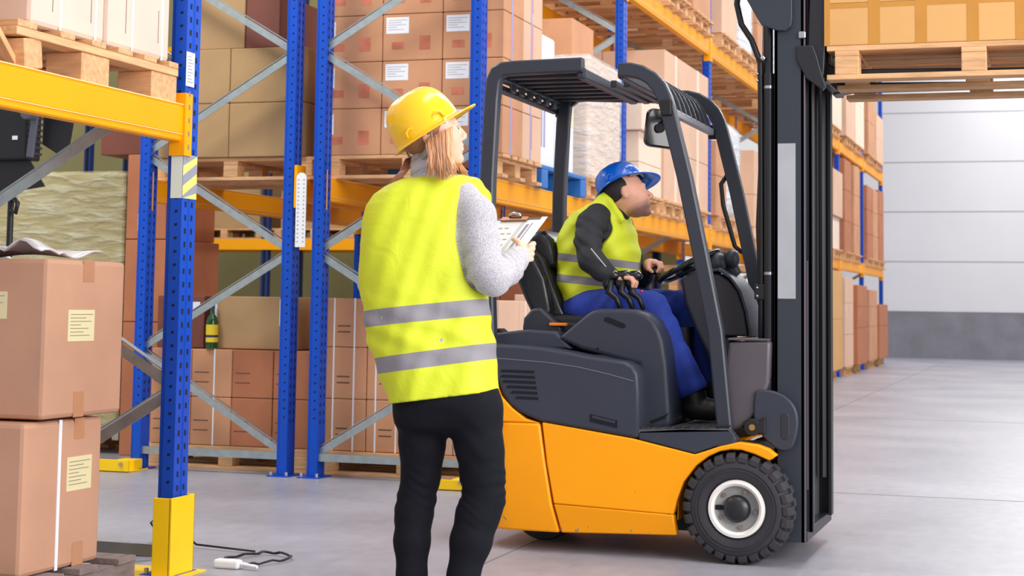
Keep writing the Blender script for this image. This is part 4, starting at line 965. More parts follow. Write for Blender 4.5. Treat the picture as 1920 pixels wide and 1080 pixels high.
MB().tube([(-1.01, 7.32, .3), (-1.01, 7.32, 2.5)], .014, 8).build('lift_chain', black, F); MB().tube([(-1.01, 7.68, .3), (-1.01, 7.68, 2.5)], .014, 8).build('lift_chain', black, F)
MB().box(-1.012, -.998, MN + .02, MN + .04, .3, 1.25).build('wear_strip', mat('strip_grey', (70, 70, 80), .4), F)
# tilt bracket with pill shaped recess, pivot
br = [(-1.215, .565), (-1.212, .70), (-1.19, .712), (-1.13, .708), (-1.075, .685), (-1.04, .645), (-1.028, .60), (-1.03, .55), (-1.045, .49), (-1.06, .468), (-1.09, .458), (-1.125, .47), (-1.17, .51)]
MB().prism(chaikin(br, 2), MN - .055, MN - .015).build('tilt_bracket', fg, F, bevel=.008, seg=3, smooth=True)
MB().prism(arc(-1.082, .60, .018, 0, 180, 8) + arc(-1.082, .525, .018, 180, 360, 8), MN - .057, MN - .05).build('bracket_recess', mat('recess_dark', (40, 42, 50), .4), F, bevel=.003)
MB().prism(arc(-1.215, .555, .036, 40, 320, 14) + [(-1.16, .53), (-1.16, .60)], MN - .075, MN - .04).build('pivot_plate', fbk, F, bevel=.004)
MB().cyl((-1.215, MN - .08, .555), (-1.215, MN - .07, .555), .013).build('pivot_pin', mat('brass', (190, 150, 80), .35, metal=.8), F, smooth=True)
MB().tube([(-1.23, MN - .02, .56), (-1.19, MN - .02, .66), (-1.155, MN - .01, .76)], .012, 8).build('tilt_hose', fm2, F, smooth='all')
MB().cyl((-1.30, MN + .0, .53), (-1.16, MN + .0, .56), .03).build('tilt_cylinder', fbk, F, smooth=True)
# pallet and cartons on the forks
pf = dup(PT, (-.315, 7.50, 2.012), 'pale wooden pallet raised high on the forklift forks')
for i in range(3):
    for j in range(2):
        for r in range(3):
            if i < 2 or True:
                x0 = -.925 + i * .40; y0 = 7.10 + j * .40
                d = []
                if j == 0:
                    for u0, u1 in ((0, .06), (.46, .58), (.94, 1)): d.append(('tape', 'Y', u0, u1, 0, 1, tape_gold))
                    d.append(('tape', 'Y', 0, 1, .88, 1, tape_gold, .0008))
                if j == 0 or i == 2:
                    carton(x0, x0 + .40, y0, y0 + .40, 2.157 + r * .18, 2.157 + (r + 1) * .18, card_ochre,
                           f'ochre taped carton on raised pallet, {ORD[r]} row, {ORDC[i]} from the mast, {("near", "rear")[j]} side', 'taped cartons on the raised pallet', d, bev=.004)
# ------------------------------------------------------------------ people: smooth blended volumes turned into one continuous surface
class Field:
    def __init__(s, lo, hi, h):
        s.h = h; s.lo = np.array(lo, float); n = np.ceil((np.array(hi) - s.lo) / h).astype(int) + 1
        s.ax = [s.lo[i] + h * np.arange(n[i]) for i in range(3)]; s.F = np.full(n, 0.5, np.float32)
    def win(s, lo, hi, m=.045):
        sl = []
        for i in range(3):
            a = int(max(0, math.floor((lo[i] - m - s.lo[i]) / s.h))); b = int(min(len(s.ax[i]), math.ceil((hi[i] + m - s.lo[i]) / s.h) + 1)); sl.append(slice(a, max(a, b)))
        g = np.meshgrid(*[s.ax[i][sl[i]] for i in range(3)], indexing='ij')
        return tuple(sl), [q.astype(np.float32) for q in g]
    def put(s, sl, d, k, op='u'):
        F = s.F[sl]
        if F.size == 0: return
        if op == 'u': h = np.clip(.5 + .5 * (F - d) / k, 0, 1); s.F[sl] = F * (1 - h) + d * h - k * h * (1 - h)
        elif op == 's': h = np.clip(.5 - .5 * (F + d) / k, 0, 1); s.F[sl] = F * (1 - h) - d * h + k * h * (1 - h)
    def cone(s, a, b, r1, r2, k=.012, op='u'):
        a = np.array(a, float); b = np.array(b, float); R = max(r1, r2)
        sl, (X, Y, Z) = s.win(np.minimum(a, b) - R, np.maximum(a, b) + R)
        ab = b - a; L2 = float(ab @ ab) + 1e-12
        t = np.clip(((X - a[0]) * ab[0] + (Y - a[1]) * ab[1] + (Z - a[2]) * ab[2]) / L2, 0, 1)
        d = np.sqrt((X - a[0] - t * ab[0]) ** 2 + (Y - a[1] - t * ab[1]) ** 2 + (Z - a[2] - t * ab[2]) ** 2) - (r1 + (r2 - r1) * t)
        s.put(sl, d.astype(np.float32), k, op); return s
    def chain(s, pts, rs, k=.012):
        for i in range(len(pts) - 1): s.cone(pts[i], pts[i + 1], rs[i], rs[i + 1], k)
        return s
    def ell(s, c, r, k=.012, M=None, op='u'):
        c = np.array(c, float); R = max(r); sl, (X, Y, Z) = s.win(c - R, c + R)
        P = [X - c[0], Y - c[1], Z - c[2]]
        if M is not None:
            M = np.array(M); P = [P[0] * M[0, i] + P[1] * M[1, i] + P[2] * M[2, i] for i in range(3)]
        q = np.sqrt((P[0] / r[0]) ** 2 + (P[1] / r[1]) ** 2 + (P[2] / r[2]) ** 2); q2 = np.sqrt((P[0] / r[0] ** 2) ** 2 + (P[1] / r[1] ** 2) ** 2 + (P[2] / r[2] ** 2) ** 2) + 1e-9
        d = q * (q - 1) / q2
        s.put(sl, d.astype(np.float32), k, op); return s
    def loft(s, A, B, U, ts, cu, au, av, k=.015, cv=None, pw=2.4, op='u'):
        """sections along A->B: centre offset cu (along U) / cv, half sizes au (along U) and av (along V)"""
        A = np.array(A, float); B = np.array(B, float); W = B - A; L = np.linalg.norm(W); W /= L
        U = np.array(U, float); U = U - W * (U @ W); U /= np.linalg.norm(U); V = np.cross(W, U); R = max(max(au), max(av)) + max(abs(c) for c in cu)
        sl, (X, Y, Z) = s.win(np.minimum(A, B) - R, np.maximum(A, B) + R)
        P = [X - A[0], Y - A[1], Z - A[2]]; w = P[0] * W[0] + P[1] * W[1] + P[2] * W[2]; t = w / L
        cv = cv or [0] * len(ts)
        f = lambda arr: np.interp(t, ts, arr).astype(np.float32)
        u = P[0] * U[0] + P[1] * U[1] + P[2] * U[2] - f(cu); v = P[0] * V[0] + P[1] * V[1] + P[2] * V[2] - f(cv); a = f(au); b = f(av)
        q = (np.abs(u / a) ** pw + np.abs(v / b) ** pw) ** (1 / pw)
        d = (q - 1) * np.minimum(a, b); e = np.maximum(-w, w - L)
        rr = .02; dd = np.maximum(d, e); inner = (d > -rr) & (e > -rr); dd = np.where(inner, np.sqrt(np.maximum(d + rr, 0) ** 2 + np.maximum(e + rr, 0) ** 2) - rr, dd)
        s.put(sl, dd.astype(np.float32), k, op); return s
    def warp(s, fn, lo=None, hi=None):
        sl, (X, Y, Z) = s.win(lo if lo is not None else s.lo, hi if hi is not None else s.lo + 9, 0)
        s.F[sl] += fn(X, Y, Z).astype(np.float32); return s
    def mesh(s, name, m_, parent, smooth_it=2):
        F = s.F; S = F < 0; n = np.array(F.shape)
        cnt = np.zeros(n - 1, np.int8)
        for a in (0, 1):
            for b in (0, 1):
                for c in (0, 1): cnt += S[a:n[0] - 1 + a, b:n[1] - 1 + b, c:n[2] - 1 + c]
        act = (cnt > 0) & (cnt < 8); idx = np.full(n - 1, -1, np.int64); ci = np.argwhere(act); idx[act] = np.arange(len(ci))
        pos = np.zeros((len(ci), 3)); num = np.zeros(len(ci))
        i, j, k = ci.T; corners = [(a, b, c) for a in (0, 1) for b in (0, 1) for c in (0, 1)]
        for p in corners:
            for ax in range(3):
                if p[ax]: continue
                q = list(p); q[ax] = 1
                f0 = F[i + p[0], j + p[1], k + p[2]]; f1 = F[i + q[0], j + q[1], k + q[2]]; cr_ = (f0 < 0) != (f1 < 0)
                t = np.where(cr_, f0 / (f0 - f1 + 1e-12), 0); P = np.tile(np.array(p, float), (len(ci), 1)); P[:, ax] += t
                pos[cr_] += P[cr_]; num[cr_] += 1
        V = (ci + pos / num[:, None]) * s.h + s.lo
        faces = []
        for ax in range(3):
            o = [(ax + 1) % 3, (ax + 2) % 3]; sl0 = [slice(1, n[q] - 1) for q in range(3)]; sl1 = list(sl0); sl0[ax] = slice(0, n[ax] - 1); sl1[ax] = slice(1, n[ax])
            A = S[tuple(sl0)]; B = S[tuple(sl1)]; e = np.argwhere(A != B); 
            if len(e) == 0: continue
            fl = A[tuple(e.T)]; off = np.array([1, 1, 1]); off[ax] = 0; e = e + off
            def ID(d1, d2):
                q = e.copy(); q[:, o[0]] -= d1; q[:, o[1]] -= d2; return idx[tuple(q.T)]
            a, b, c, d = ID(1, 1), ID(0, 1), ID(0, 0), ID(1, 0)
            faces.append(np.where(fl[:, None], np.stack([a, b, c, d], 1), np.stack([d, c, b, a], 1)))
        faces = np.concatenate(faces)
        for _ in range(smooth_it):
            acc = np.zeros_like(V); c_ = np.zeros(len(V))
            for a_, b_ in ((0, 1), (1, 2), (2, 3), (3, 0)):
                x, y = faces[:, a_], faces[:, b_]
                for q in range(3): acc[:, q] += np.bincount(x, V[y, q], len(V)) + np.bincount(y, V[x, q], len(V))
                c_ += np.bincount(x, minlength=len(V)) + np.bincount(y, minlength=len(V))
            V = V * .45 + .55 * acc / np.maximum(c_, 1)[:, None]
        me = bpy.data.meshes.new(name); me.vertices.add(len(V)); me.vertices.foreach_set('co', V.astype(np.float32).ravel())
        me.loops.add(faces.size); me.loops.foreach_set('vertex_index', faces.astype(np.int32).ravel())
        me.polygons.add(len(faces)); me.polygons.foreach_set('loop_start', np.arange(0, faces.size, 4, dtype=np.int32)); me.polygons.foreach_set('loop_total', np.full(len(faces), 4, np.int32))
        me.polygons.foreach_set('use_smooth', np.ones(len(faces), bool)); me.materials.append(m_); me.update(calc_edges=True); me.validate()
        ob = bpy.data.objects.new(name, me); COL.objects.link(ob)
        if parent is not None: ob.parent = parent; ob.location = -WPOS.get(parent.name, Vector())
        WPOS[ob.name] = Vector(); return ob

skin = mat('skin', (242, 190, 166), .45, noise=.04, nscale=25, sss=.25)
skin_m = mat('skin_man', (232, 172, 146), .5, noise=.05, nscale=25, sss=.2)
def add_stubble(mt, c, r0, r1, rgb):
    nt = mt.node_tree; N = nt.nodes; L = nt.links; b = N['Principled BSDF']; src = b.inputs['Base Color'].links[0].from_socket
    tc = N.new('ShaderNodeTexCoord'); d = N.new('ShaderNodeVectorMath'); d.operation = 'DISTANCE'; L.new(tc.outputs['Object'], d.inputs[0]); d.inputs[1].default_value = c
    mr = N.new('ShaderNodeMapRange'); mr.inputs[1].default_value = r0; mr.inputs[2].default_value = r1; mr.inputs[3].default_value = .9; mr.inputs[4].default_value = 0; L.new(d.outputs['Value'], mr.inputs[0])
    mx = N.new('ShaderNodeMix'); mx.data_type = 'RGBA'; L.new(mr.outputs[0], mx.inputs[0]); L.new(src, mx.inputs[6]); mx.inputs[7].default_value = (*lin(rgb), 1); L.new(mx.outputs[2], b.inputs['Base Color'])
hair_m = mat('hair_blonde', (214, 154, 112), .38, noise=.25, nscale=18, stretch=(6, 6, .6))
hair_l = mat('hair_light', (232, 182, 138), .35, noise=.15, nscale=30, stretch=(6, 6, .6))
hair_d = mat('hair_dark', (34, 26, 26), .6)
denim = mat('trousers_black', (18, 19, 27), .85, spec=.2, noise=.12, nscale=40, bump=.15, bscale=220)
workb = mat('trousers_blue', (34, 60, 158), .8, noise=.14, nscale=9, bump=.12, bscale=180)
sweat_b = mat('shirt_black', (34, 34, 40), .75, noise=.1, nscale=6, bump=.1, bscale=160)
collar_g = mat('sweater_rib', (196, 194, 200), .9, bump=.4, bscale=140, stretch=(1, 1, .15))
def knit_mat():
    mt = bpy.data.materials.new('sweater_heather'); mt.use_nodes = True; nt = mt.node_tree; N = nt.nodes; L = nt.links; b = N['Principled BSDF']; b.inputs['Roughness'].default_value = .95
    b.inputs['Sheen Weight'].default_value = .3
    tc = N.new('ShaderNodeTexCoord'); n = N.new('ShaderNodeTexNoise'); n.inputs['Scale'].default_value = 330; n.inputs['Detail'].default_value = 2; L.new(tc.outputs['Object'], n.inputs['Vector'])
    r = N.new('ShaderNodeValToRGB'); r.color_ramp.elements[0].position = .35; r.color_ramp.elements[1].position = .62; r.color_ramp.elements[0].color = (*lin((150, 146, 155)), 1); r.color_ramp.elements[1].color = (*lin((206, 203, 209)), 1)
    L.new(n.outputs['Fac'], r.inputs[0]); L.new(r.outputs[0], b.inputs['Base Color'])
    bp = N.new('ShaderNodeBump'); bp.inputs['Strength'].default_value = .35; bp.inputs['Distance'].default_value = .004; L.new(n.outputs['Fac'], bp.inputs['Height']); L.new(bp.outputs[0], b.inputs['Normal']); return mt
knit = knit_mat()
def vest_mat(name, planes, base=(214, 224, 40), refl=(142, 138, 144)):
    """hi-vis cloth; planes = list of (normal, offset_lo, offset_hi) bands of grey reflective tape, in place coordinates"""
    mt = bpy.data.materials.new(name); mt.use_nodes = True; nt = mt.node_tree; N = nt.nodes; L = nt.links; b = N['Principled BSDF']; b.inputs['Roughness'].default_value = .6
    tc = N.new('ShaderNodeTexCoord'); fac = None
    for nrm_, lo, hi in planes:
        dp = N.new('ShaderNodeVectorMath'); dp.operation = 'DOT_PRODUCT'; L.new(tc.outputs['Object'], dp.inputs[0]); dp.inputs[1].default_value = nrm_
        g = N.new('ShaderNodeMath'); g.operation = 'GREATER_THAN'; L.new(dp.outputs['Value'], g.inputs[0]); g.inputs[1].default_value = lo
        l = N.new('ShaderNodeMath'); l.operation = 'LESS_THAN'; L.new(dp.outputs['Value'], l.inputs[0]); l.inputs[1].default_value = hi
        mu = N.new('ShaderNodeMath'); mu.operation = 'MULTIPLY'; L.new(g.outputs[0], mu.inputs[0]); L.new(l.outputs[0], mu.inputs[1])
        if fac is None: fac = mu.outputs[0]
        else: ad = N.new('ShaderNodeMath'); ad.operation = 'MAXIMUM'; L.new(fac, ad.inputs[0]); L.new(mu.outputs[0], ad.inputs[1]); fac = ad.outputs[0]
    mx = N.new('ShaderNodeMix'); mx.data_type = 'RGBA'; mx.inputs[6].default_value = (*lin(base), 1); mx.inputs[7].default_value = (*lin(refl), 1); L.new(fac, mx.inputs[0]); L.new(mx.outputs[2], b.inputs['Base Color'])
    n = N.new('ShaderNodeTexNoise'); n.inputs['Scale'].default_value = 260; L.new(tc.outputs['Object'], n.inputs['Vector'])
    n2 = N.new('ShaderNodeTexNoise'); n2.inputs['Scale'].default_value = 11; n2.inputs['Detail'].default_value = 3; n2.inputs['Distortion'].default_value = .8; L.new(tc.outputs['Object'], n2.inputs['Vector'])
    b1 = N.new('ShaderNodeBump'); b1.inputs['Strength'].default_value = .12; b1.inputs['Distance'].default_value = .002; L.new(n.outputs['Fac'], b1.inputs['Height'])
    b2 = N.new('ShaderNodeBump'); b2.inputs['Strength'].default_value = .25; b2.inputs['Distance'].default_value = .02; L.new(n2.outputs['Fac'], b2.inputs['Height']); L.new(b1.outputs[0], b2.inputs['Normal']); L.new(b2.outputs[0], b.inputs['Normal'])
    b.inputs['Emission Strength'].default_value = 0
    return mt

def head_frame(yaw, pitch, roll=0):
    return (Matrix.Rotation(yaw, 3, 'Z') @ Matrix.Rotation(-pitch, 3, 'Y') @ Matrix.Rotation(roll, 3, 'X'))
def build_head(fd, c, M, male=False, sc=1.0):
    T = lambda p: tuple(c + M @ (Vector(p) * sc)); Mn = np.array(M)
    E = lambda p, r, k=.012, op='u': fd.ell(T(p), [q * sc for q in r], k, Mn, op)
    E((-.012, 0, .030), (.096, .075, .090), .01); E((.028, 0, -.025), (.064, .060, .080), .03)
    E((.040, 0, -.072), (.046, .043 if male else .042, .034), .025)
    E((.074, 0, -.100), (.018, .022 if male else .017, .015), .016)
    for s_ in (-1, 1):
        E((.050, .036 * s_, -.030), (.034, .026, .030), .02)
        E((.077, .028 * s_, .022), (.015, .026, .009), .014)
        E((.103, .033 * s_, .001), (.018, .019, .012), .010, 's')
        E((.074, .031 * s_, -.001), (.0145, .0145, .0135), .006)
        E((.077, .031 * s_, .006), (.014, .017, .006), .005)
        E((-.020, .075 * s_, -.008), (.018, .010, .030), .004); E((-.015, .085 * s_, -.001), (.010, .009, .015), .003, 's'); E((-.013, .086 * s_, -.016), (.006, .007, .008), .003, 's')
        E((.098, .010 * s_, -.036), (.010, .007, .007), .006)
    fd.cone(T((.088, 0, .014)), T((.107 if not male else .115, 0, -.024)), .007 * sc, .0095 * sc, .010)
    E((.105 if not male else .111, 0, -.029), (.0095, .010, .009), .008)
    E((.088, 0, -.055), (.012, .022, .007), .010); E((.087, 0, -.0685), (.012, .019, .007), .009)
    E((.104, 0, -.0618), (.010, .026, .0016), .003, 's')
    E((.090, 0, -.083), (.012, .020, .008), .008, 's') if False else None
    return T
def face_bits(T, M, P, male=False, sc=1.0, brow=hair_m, lipc=(222, 134, 126)):
    lip = mat('lips_' + ('m' if male else 'f'), (190, 116, 104) if male else lipc, .4)
    c = Matrix(M)
    for s_ in (-1, 1):
        MB().ell(T((.0768, .031 * s_, -.002)), [.0126 * sc] * 3, 20, 14).build('eyeball', mat('eye_white', (232, 228, 224), .25), P, smooth='all')
        MB().ell(T((.0868, .0325 * s_, -.001)), [.0052 * sc] * 3, 14, 10).build('iris', mat('iris_dark', (34, 30, 30), .2), P, smooth='all')
        MB().tube([T((.089, .014 * s_, .020)), T((.090, .030 * s_, .027)), T((.080, .048 * s_, .021))], [.002, .0034, .0015], 8).build('eyebrow', brow, P, smooth='all')
        MB().tube([T((.087, .020 * s_, .006)), T((.0905, .032 * s_, .0075)), T((.083, .045 * s_, .003))], [.0008, .0019, .0008], 6).build('eyelashes', hair_d, P, smooth='all')
    MB().ell(T((.0915, 0, -.0565)), (.0080 * sc, .019 * sc, .0045 * sc), 16, 10, rot=c).build('upper_lip', lip, P, smooth='all')
    MB().ell(T((.0905, 0, -.0672)), (.0080 * sc, .017 * sc, .005 * sc), 16, 10, rot=c).build('lower_lip', lip, P, smooth='all')
def hard_hat(P, c, M, m_, L=.120, W=.100, H=.135, peak=.055, ribs=True, name='hard_hat', drop=.18):
    """shell with three ridges, flange and peak; local x forwards, z up, origin in the rim plane"""
    T = lambda p: c + M @ Vector(p)
    nt_, npk = 72, 22; vs = []; fs = []
    rings = []
    for i in range(npk + 1):
        ph = math.pi / 2 * i / npk; f = math.cos(ph) ** .62; zz = H * math.sin(ph) ** .92
        ring = []
        for j in range(nt_):
            t = 2 * math.pi * j / nt_; x = L * math.cos(t) * f; y = W * math.sin(t) * f; z = zz
            if ribs:
                w = min(1, max(0, (zz / H - .15) / .3))
                for y0, am in ((0, .008), (.030, .0055), (-.030, .0055), (.055, .004), (-.055, .004)):
                    g = am * w * math.exp(-((y - y0) / .0085) ** 2); z += g; x *= 1 + g * .4
            ring.append((x, y, z))
        rings.append(ring)
    # flange and peak (outer rings, below)
    fl = []
    for e, (ex, dz) in enumerate(((.006, -.004), (.014, -.008))):
        ring = []
        for j in range(nt_):
            t = 2 * math.pi * j / nt_; pk = max(0, math.cos(t)) ** 1.6 * peak * (e == 1) + max(0, math.cos(t)) ** 1.6 * peak * .5 * (e == 0)
            R = 1; x = (L + ex + pk) * math.cos(t); y = (W + ex + (pk * .25)) * math.sin(t); ring.append((x, y, dz - pk * drop))
        fl.append(ring)
    allr = [fl[1], fl[0]] + rings
    vs = [T(p) for r_ in allr for p in r_]; k = len(allr)
    for i in range(k - 1):
        for j in range(nt_): fs.append((i * nt_ + j, i * nt_ + (j + 1) % nt_, (i + 1) * nt_ + (j + 1) % nt_, (i + 1) * nt_ + j))
    o = MB().add(vs, fs).build(name, m_, P, smooth='all')
    sd = o.modifiers.new('s', 'SOLIDIFY'); sd.thickness = .003; sd.offset = -1
    MB().tube([T(p) for p in fl[1]], .0026, 8, closed=True).build('rim_bead', m_, o, smooth='all')
    for s_ in (-1, 1):
        for xx, wx in ((.045, .02), (-.055, .018)):
            yb = s_ * W * math.sqrt(max(0, 1 - (xx / L) ** 2))
            MB().tube([T((xx - wx, yb * 1.0, .008)), T((xx - wx * .8, yb * 1.015, .028)), T((xx, yb * 1.02, .034)), T((xx + wx * .8, yb * 1.0, .028)), T((xx + wx, yb * .98, .008))], .004, 8).build('accessory_slot', m_, o, smooth='all')
    return T, o
# ------------------------------------------------------------------ the woman with the clipboard
WY = 5.15; PX2M = 1 / 574.0
W = thing('person', 'woman in yellow vest and yellow hard hat, seen from behind, holding a clipboard', 'person', tuple(Vector((at(820, 800, WY).x, WY, 0))))
def wp(x, y, dy=0.0): return at(x, y, WY + dy)
WX = wp(810, 560).x
# torso axis
tA = wp(838, 772); tB = wp(812, 330)
yawW = math.radians(19); UW = (math.cos(yawW), math.sin(yawW), 0)
def sect(rows, A, B):
    """rows: photo rows (y, xl, xr, depth half size) -> loft arrays along A->B"""
    A_ = np.array(A); B_ = np.array(B); L = np.linalg.norm(B_ - A_); Wd = (B_ - A_) / L; U = np.array(UW); U = U - Wd * (U @ Wd); U /= np.linalg.norm(U)
    ts, cu, au, av = [], [], [], []
    for y, xl, xr, dv in rows:
        l = np.array(wp(xl, y)); r_ = np.array(wp(xr, y)); c_ = (l + r_) / 2; t = ((c_ - A_) @ Wd) / L
        ts.append(t); cu.append((c_ - A_) @ U); au.append(abs((r_ - l) @ U) / 2 * 1.0); av.append(dv)
    o = np.argsort(ts); return [np.array(q)[o].tolist() for q in (ts, cu, au, av)]
vest_rows = [(757, 728, 934, .128), (735, 724, 937, .130), (700, 714, 932, .130), (650, 700, 927, .128), (600, 690, 920, .122), (560, 683, 914, .118), (500, 677, 905, .116), (450, 676, 904, .115), (410, 681, 902, .112), (380, 690, 900, .105), (360, 703, 893, .095), (345, 722, 884, .082), (334, 748, 872, .068), (326, 772, 845, .055)]
def inset(rows, px, dv): return [(y, a + px, b - px, c - dv) for y, a, b, c in rows]
lo = (WX - .42, WY - .32, 0); hi = (WX + .48, WY + .55, 1.85)
hc = wp(808, 251); HM = head_frame(math.radians(24), math.radians(12))
# arm joints
shR = wp(882, 392, -.0); elR = wp(923, 519, -.04); wrR = wp(974, 479, .20); haR = wp(985, 470, .225)
shL = wp(728, 400, .05); elL = wp(698, 528, .05); wrL = wp(760, 500, .30)
# leg chains (y, xl, xr)
legR = [(790, 845, 938), (840, 856, 943), (890, 865, 945), (935, 870, 945), (965, 857, 935), (1015, 846, 920), (1080, 840, 897), (1150, 842, 888), (1185, 846, 884)]
legL = [(790, 745, 836), (840, 750, 833), (890, 754, 825), (935, 747, 815), (965, 742, 810), (1015, 740, 805), (1080, 745, 799), (1150, 752, 796), (1185, 755, 793)]
def leg(fd, rows, shrink=0, k=.012, dys=None):
    P = [wp((a + b) / 2, y, (dys[i] if dys else 0)) for i, (y, a, b) in enumerate(rows)]; R = [(b - a) / 2 * PX2M - shrink for y, a, b in rows]
    fd.chain(P, R, k)
dyR = [0, .005, .01, .01, .0, -.02, -.04, -.055, -.06]; dyL = [0, .01, .015, .01, .0, -.02, -.035, -.05, -.055]
B = Field(lo, hi, .0048)
ts, cu, au, av = sect([(y, a + (20 if y > 640 else 13), b - (20 if y > 640 else 13), c - (.034 if y > 640 else .022)) for y, a, b, c in vest_rows], tA, tB); B.loft(tA, tB, UW, ts, cu, au, av)
leg(B, legR, .008, dys=dyR); leg(B, legL, .008, dys=dyL)
B.cone(wp(798, 772), wp(882, 772), .060, .060, .03)
B.chain([shR, elR, wrR], [.036, .034, .021]); B.chain([shL, elL, wrL], [.036, .034, .021])
B.cone(wp(806, 345, .0), wp(803, 285, .01), .052, .050, .02)
TH = build_head(B, hc, HM)
# right hand gripping the right edge of the clipboard
def finger(fd, pts, r0=.0078, r1=.0062, k=.004):
    n = len(pts) - 1
    for i in range(n): fd.cone(pts[i], pts[i + 1], r0 + (r1 - r0) * i / n, r0 + (r1 - r0) * (i + 1) / n, k)
B.cone(wrR, haR + Vector((-.012, 0, -.006)), .021, .021, .01)
B.cone(haR + Vector((-.012, -.006, .016)), haR + Vector((.004, -.002, -.026)), .0165, .015, .010)
for q in range(4):
    o = Vector((.010 - .003 * q, .004 * q - .006, .026 - .0185 * q)); kn_ = haR + Vector((.014, -.004, .018)) + Vector((-.002 * q, -.001 * q, -.0175 * q))
    finger(B, [kn_, kn_ + Vector((.013, .016, .006)), kn_ + Vector((.006, .036, .009)), kn_ + Vector((-.012, .042, .010))])
tb = haR + Vector((-.012, -.014, .012))
finger(B, [tb, tb + Vector((-.006, -.004, .014)), tb + Vector((-.018, .002, .023)), tb + Vector((-.031, .010, .026))], .0105, .0078, .006)
# left hand supporting the board from below
B.cone(wrL, wrL + Vector((.03, .05, .01)), .021, .024, .01)
for q in range(4): finger(B, [wrL + Vector((.045 - .018 * q, .07, .01)), wrL + Vector((.055 - .019 * q, .10, .012)), wrL + Vector((.058 - .02 * q, .125, .004))])
finger(B, [wrL + Vector((.045, .045, .012)), wrL + Vector((.075, .06, .02)), wrL + Vector((.095, .075, .03))], .010, .0075)
B.mesh('body', skin, W)
face_bits(TH, HM, W, brow=hair_m)
# trousers
S = Field((WX - .32, WY - .22, 0), (WX + .32, WY + .25, .85), .0048)
leg(S, legR, 0, .02, dyR); leg(S, legL, 0, .02, dyL)
S.ell(wp(838, 752), (.168, .118, .085), .045); S.cone(wp(797, 768, .0), wp(888, 768, .0), .082, .082, .035)
ts, cu, au, av = sect([(860, 760, 930, .06), (815, 746, 940, .088), (785, 742, 939, .104), (755, 739, 938, .110), (730, 740, 936, .110), (715, 744, 932, .108)], wp(838, 815), wp(838, 715))
S.loft(wp(838, 805), wp(838, 718), UW, *sect([(805, 745, 940, .084), (785, 742, 939, .100), (755, 739, 938, .110), (718, 744, 932, .108)], wp(838, 805), wp(838, 718)), k=.02)
def creases(X, Y, Z):
    kz = wp(850, 925).z; m1 = np.exp(-((Z - kz) / .09) ** 2); m2 = np.exp(-((Z - wp(850, 830).z) / .10) ** 2)
    return .0022 * m1 * np.sin(Z * 170 + X * 60 + 2.6 * np.sin(X * 34 + Y * 22 + Z * 12)) * (.5 + .5 * np.sin(X * 47 + Z * 23 + 1)) + .0014 * m2 * np.sin(Z * 75 + X * 40 - Y * 20 + 2 * np.sin(X * 25))
S.warp(creases); S.mesh('trousers', denim, W, 1)
for cx, rows in ((868, legR), (774, legL)):
    f = wp(cx - 4, 1185, -.06); t_ = MB().prism([(-.035, 0), (-.038, .05), (-.02, .085), (.03, .08), (.10, .045), (.165, .035), (.18, .015), (.175, 0)], -.038, .038).build('shoe', black, W, bevel=.014, seg=4, smooth=True)
    t_.location = Vector((f.x, f.y, 0)) - Vector(W.location); t_.rotation_euler = (0, 0, math.radians(85 + (8 if cx < 800 else -12)))
    MB().cyl((0, 0, 0), (0, 0, 1), .01) if False else None
    MB().tube([Vector((f.x, f.y, .05)), Vector((f.x, f.y, .16))], [.034, .033], 16).build('sock', black, W, smooth=True)
# sweater
S = Field((WX - .36, WY - .25, .70), (WX + .45, WY + .50, 1.62), .0048)
ts, cu, au, av = sect(inset(vest_rows, 6, .008), tA, tB); S.loft(tA, tB, UW, ts, cu, au, av)
sh2 = wp(886, 378, .0)
S.chain([wp(870, 372), wp(893, 405, -.01), wp(899, 450, -.02), wp(912, 505, -.04), wp(924, 521, -.035), wp(950, 505, .07), wp(967, 487, .165), wp(971, 482, .185)],
        [.052, .062, .060, .058, .056, .050, .040, .036], .02)
S.chain([wp(735, 385, .02), wp(722, 420, .05), wp(708, 475, .06), wp(698, 530, .05), wp(720, 515, .16), wp(752, 503, .26)], [.052, .056, .052, .046, .042, .036], .02)
S.chain([wp(808, 335), wp(803, 305, .008)], [.064, .058], .015)
S.cone(wrR, wrR + Vector((.02, .01, 0)), .001, .001) if False else None
def fold(X, Y, Z):
    e = np.array(wp(950, 505, .07)); r2 = ((X - e[0]) ** 2 + (Y - e[1]) ** 2 + (Z - e[2]) ** 2); m = np.exp(-r2 / .0075)
    e2 = np.array(wp(905, 500, -.03)); m2 = np.exp(-((X - e2[0]) ** 2 + (Y - e2[1]) ** 2 + (Z - e2[2]) ** 2) / .010)
    return .0042 * m * np.sin((X * .8 + Y * .9 + Z * .3) * 200) + .0035 * m2 * np.sin((Z * 1.0 - X * .5) * 120)
S.warp(fold); S.F = np.maximum(S.F, (wp(838, 735).z - S.ax[2])[None, None, :].astype(np.float32)); S.mesh('sweater', knit, W, 1)
q = MB()
nk = [wp(808 - 1, 322, .004), wp(804, 312, .006), wp(802, 303, .01)]
q.tube(nk, [.067, .0625, .060], 32, cap=False); q.build('sweater_collar', collar_g, W, smooth='all').modifiers.new('s', 'SOLIDIFY').thickness = .006
# vest
S = Field((WX - .36, WY - .25, .68), (WX + .40, WY + .30, 1.58), .0042)
ts, cu, au, av = sect(vest_rows, tA, tB); S.loft(tA, tB, UW, ts, cu, au, av)
S.F = np.maximum(S.F, -(S.F + .5)) if False else S.F
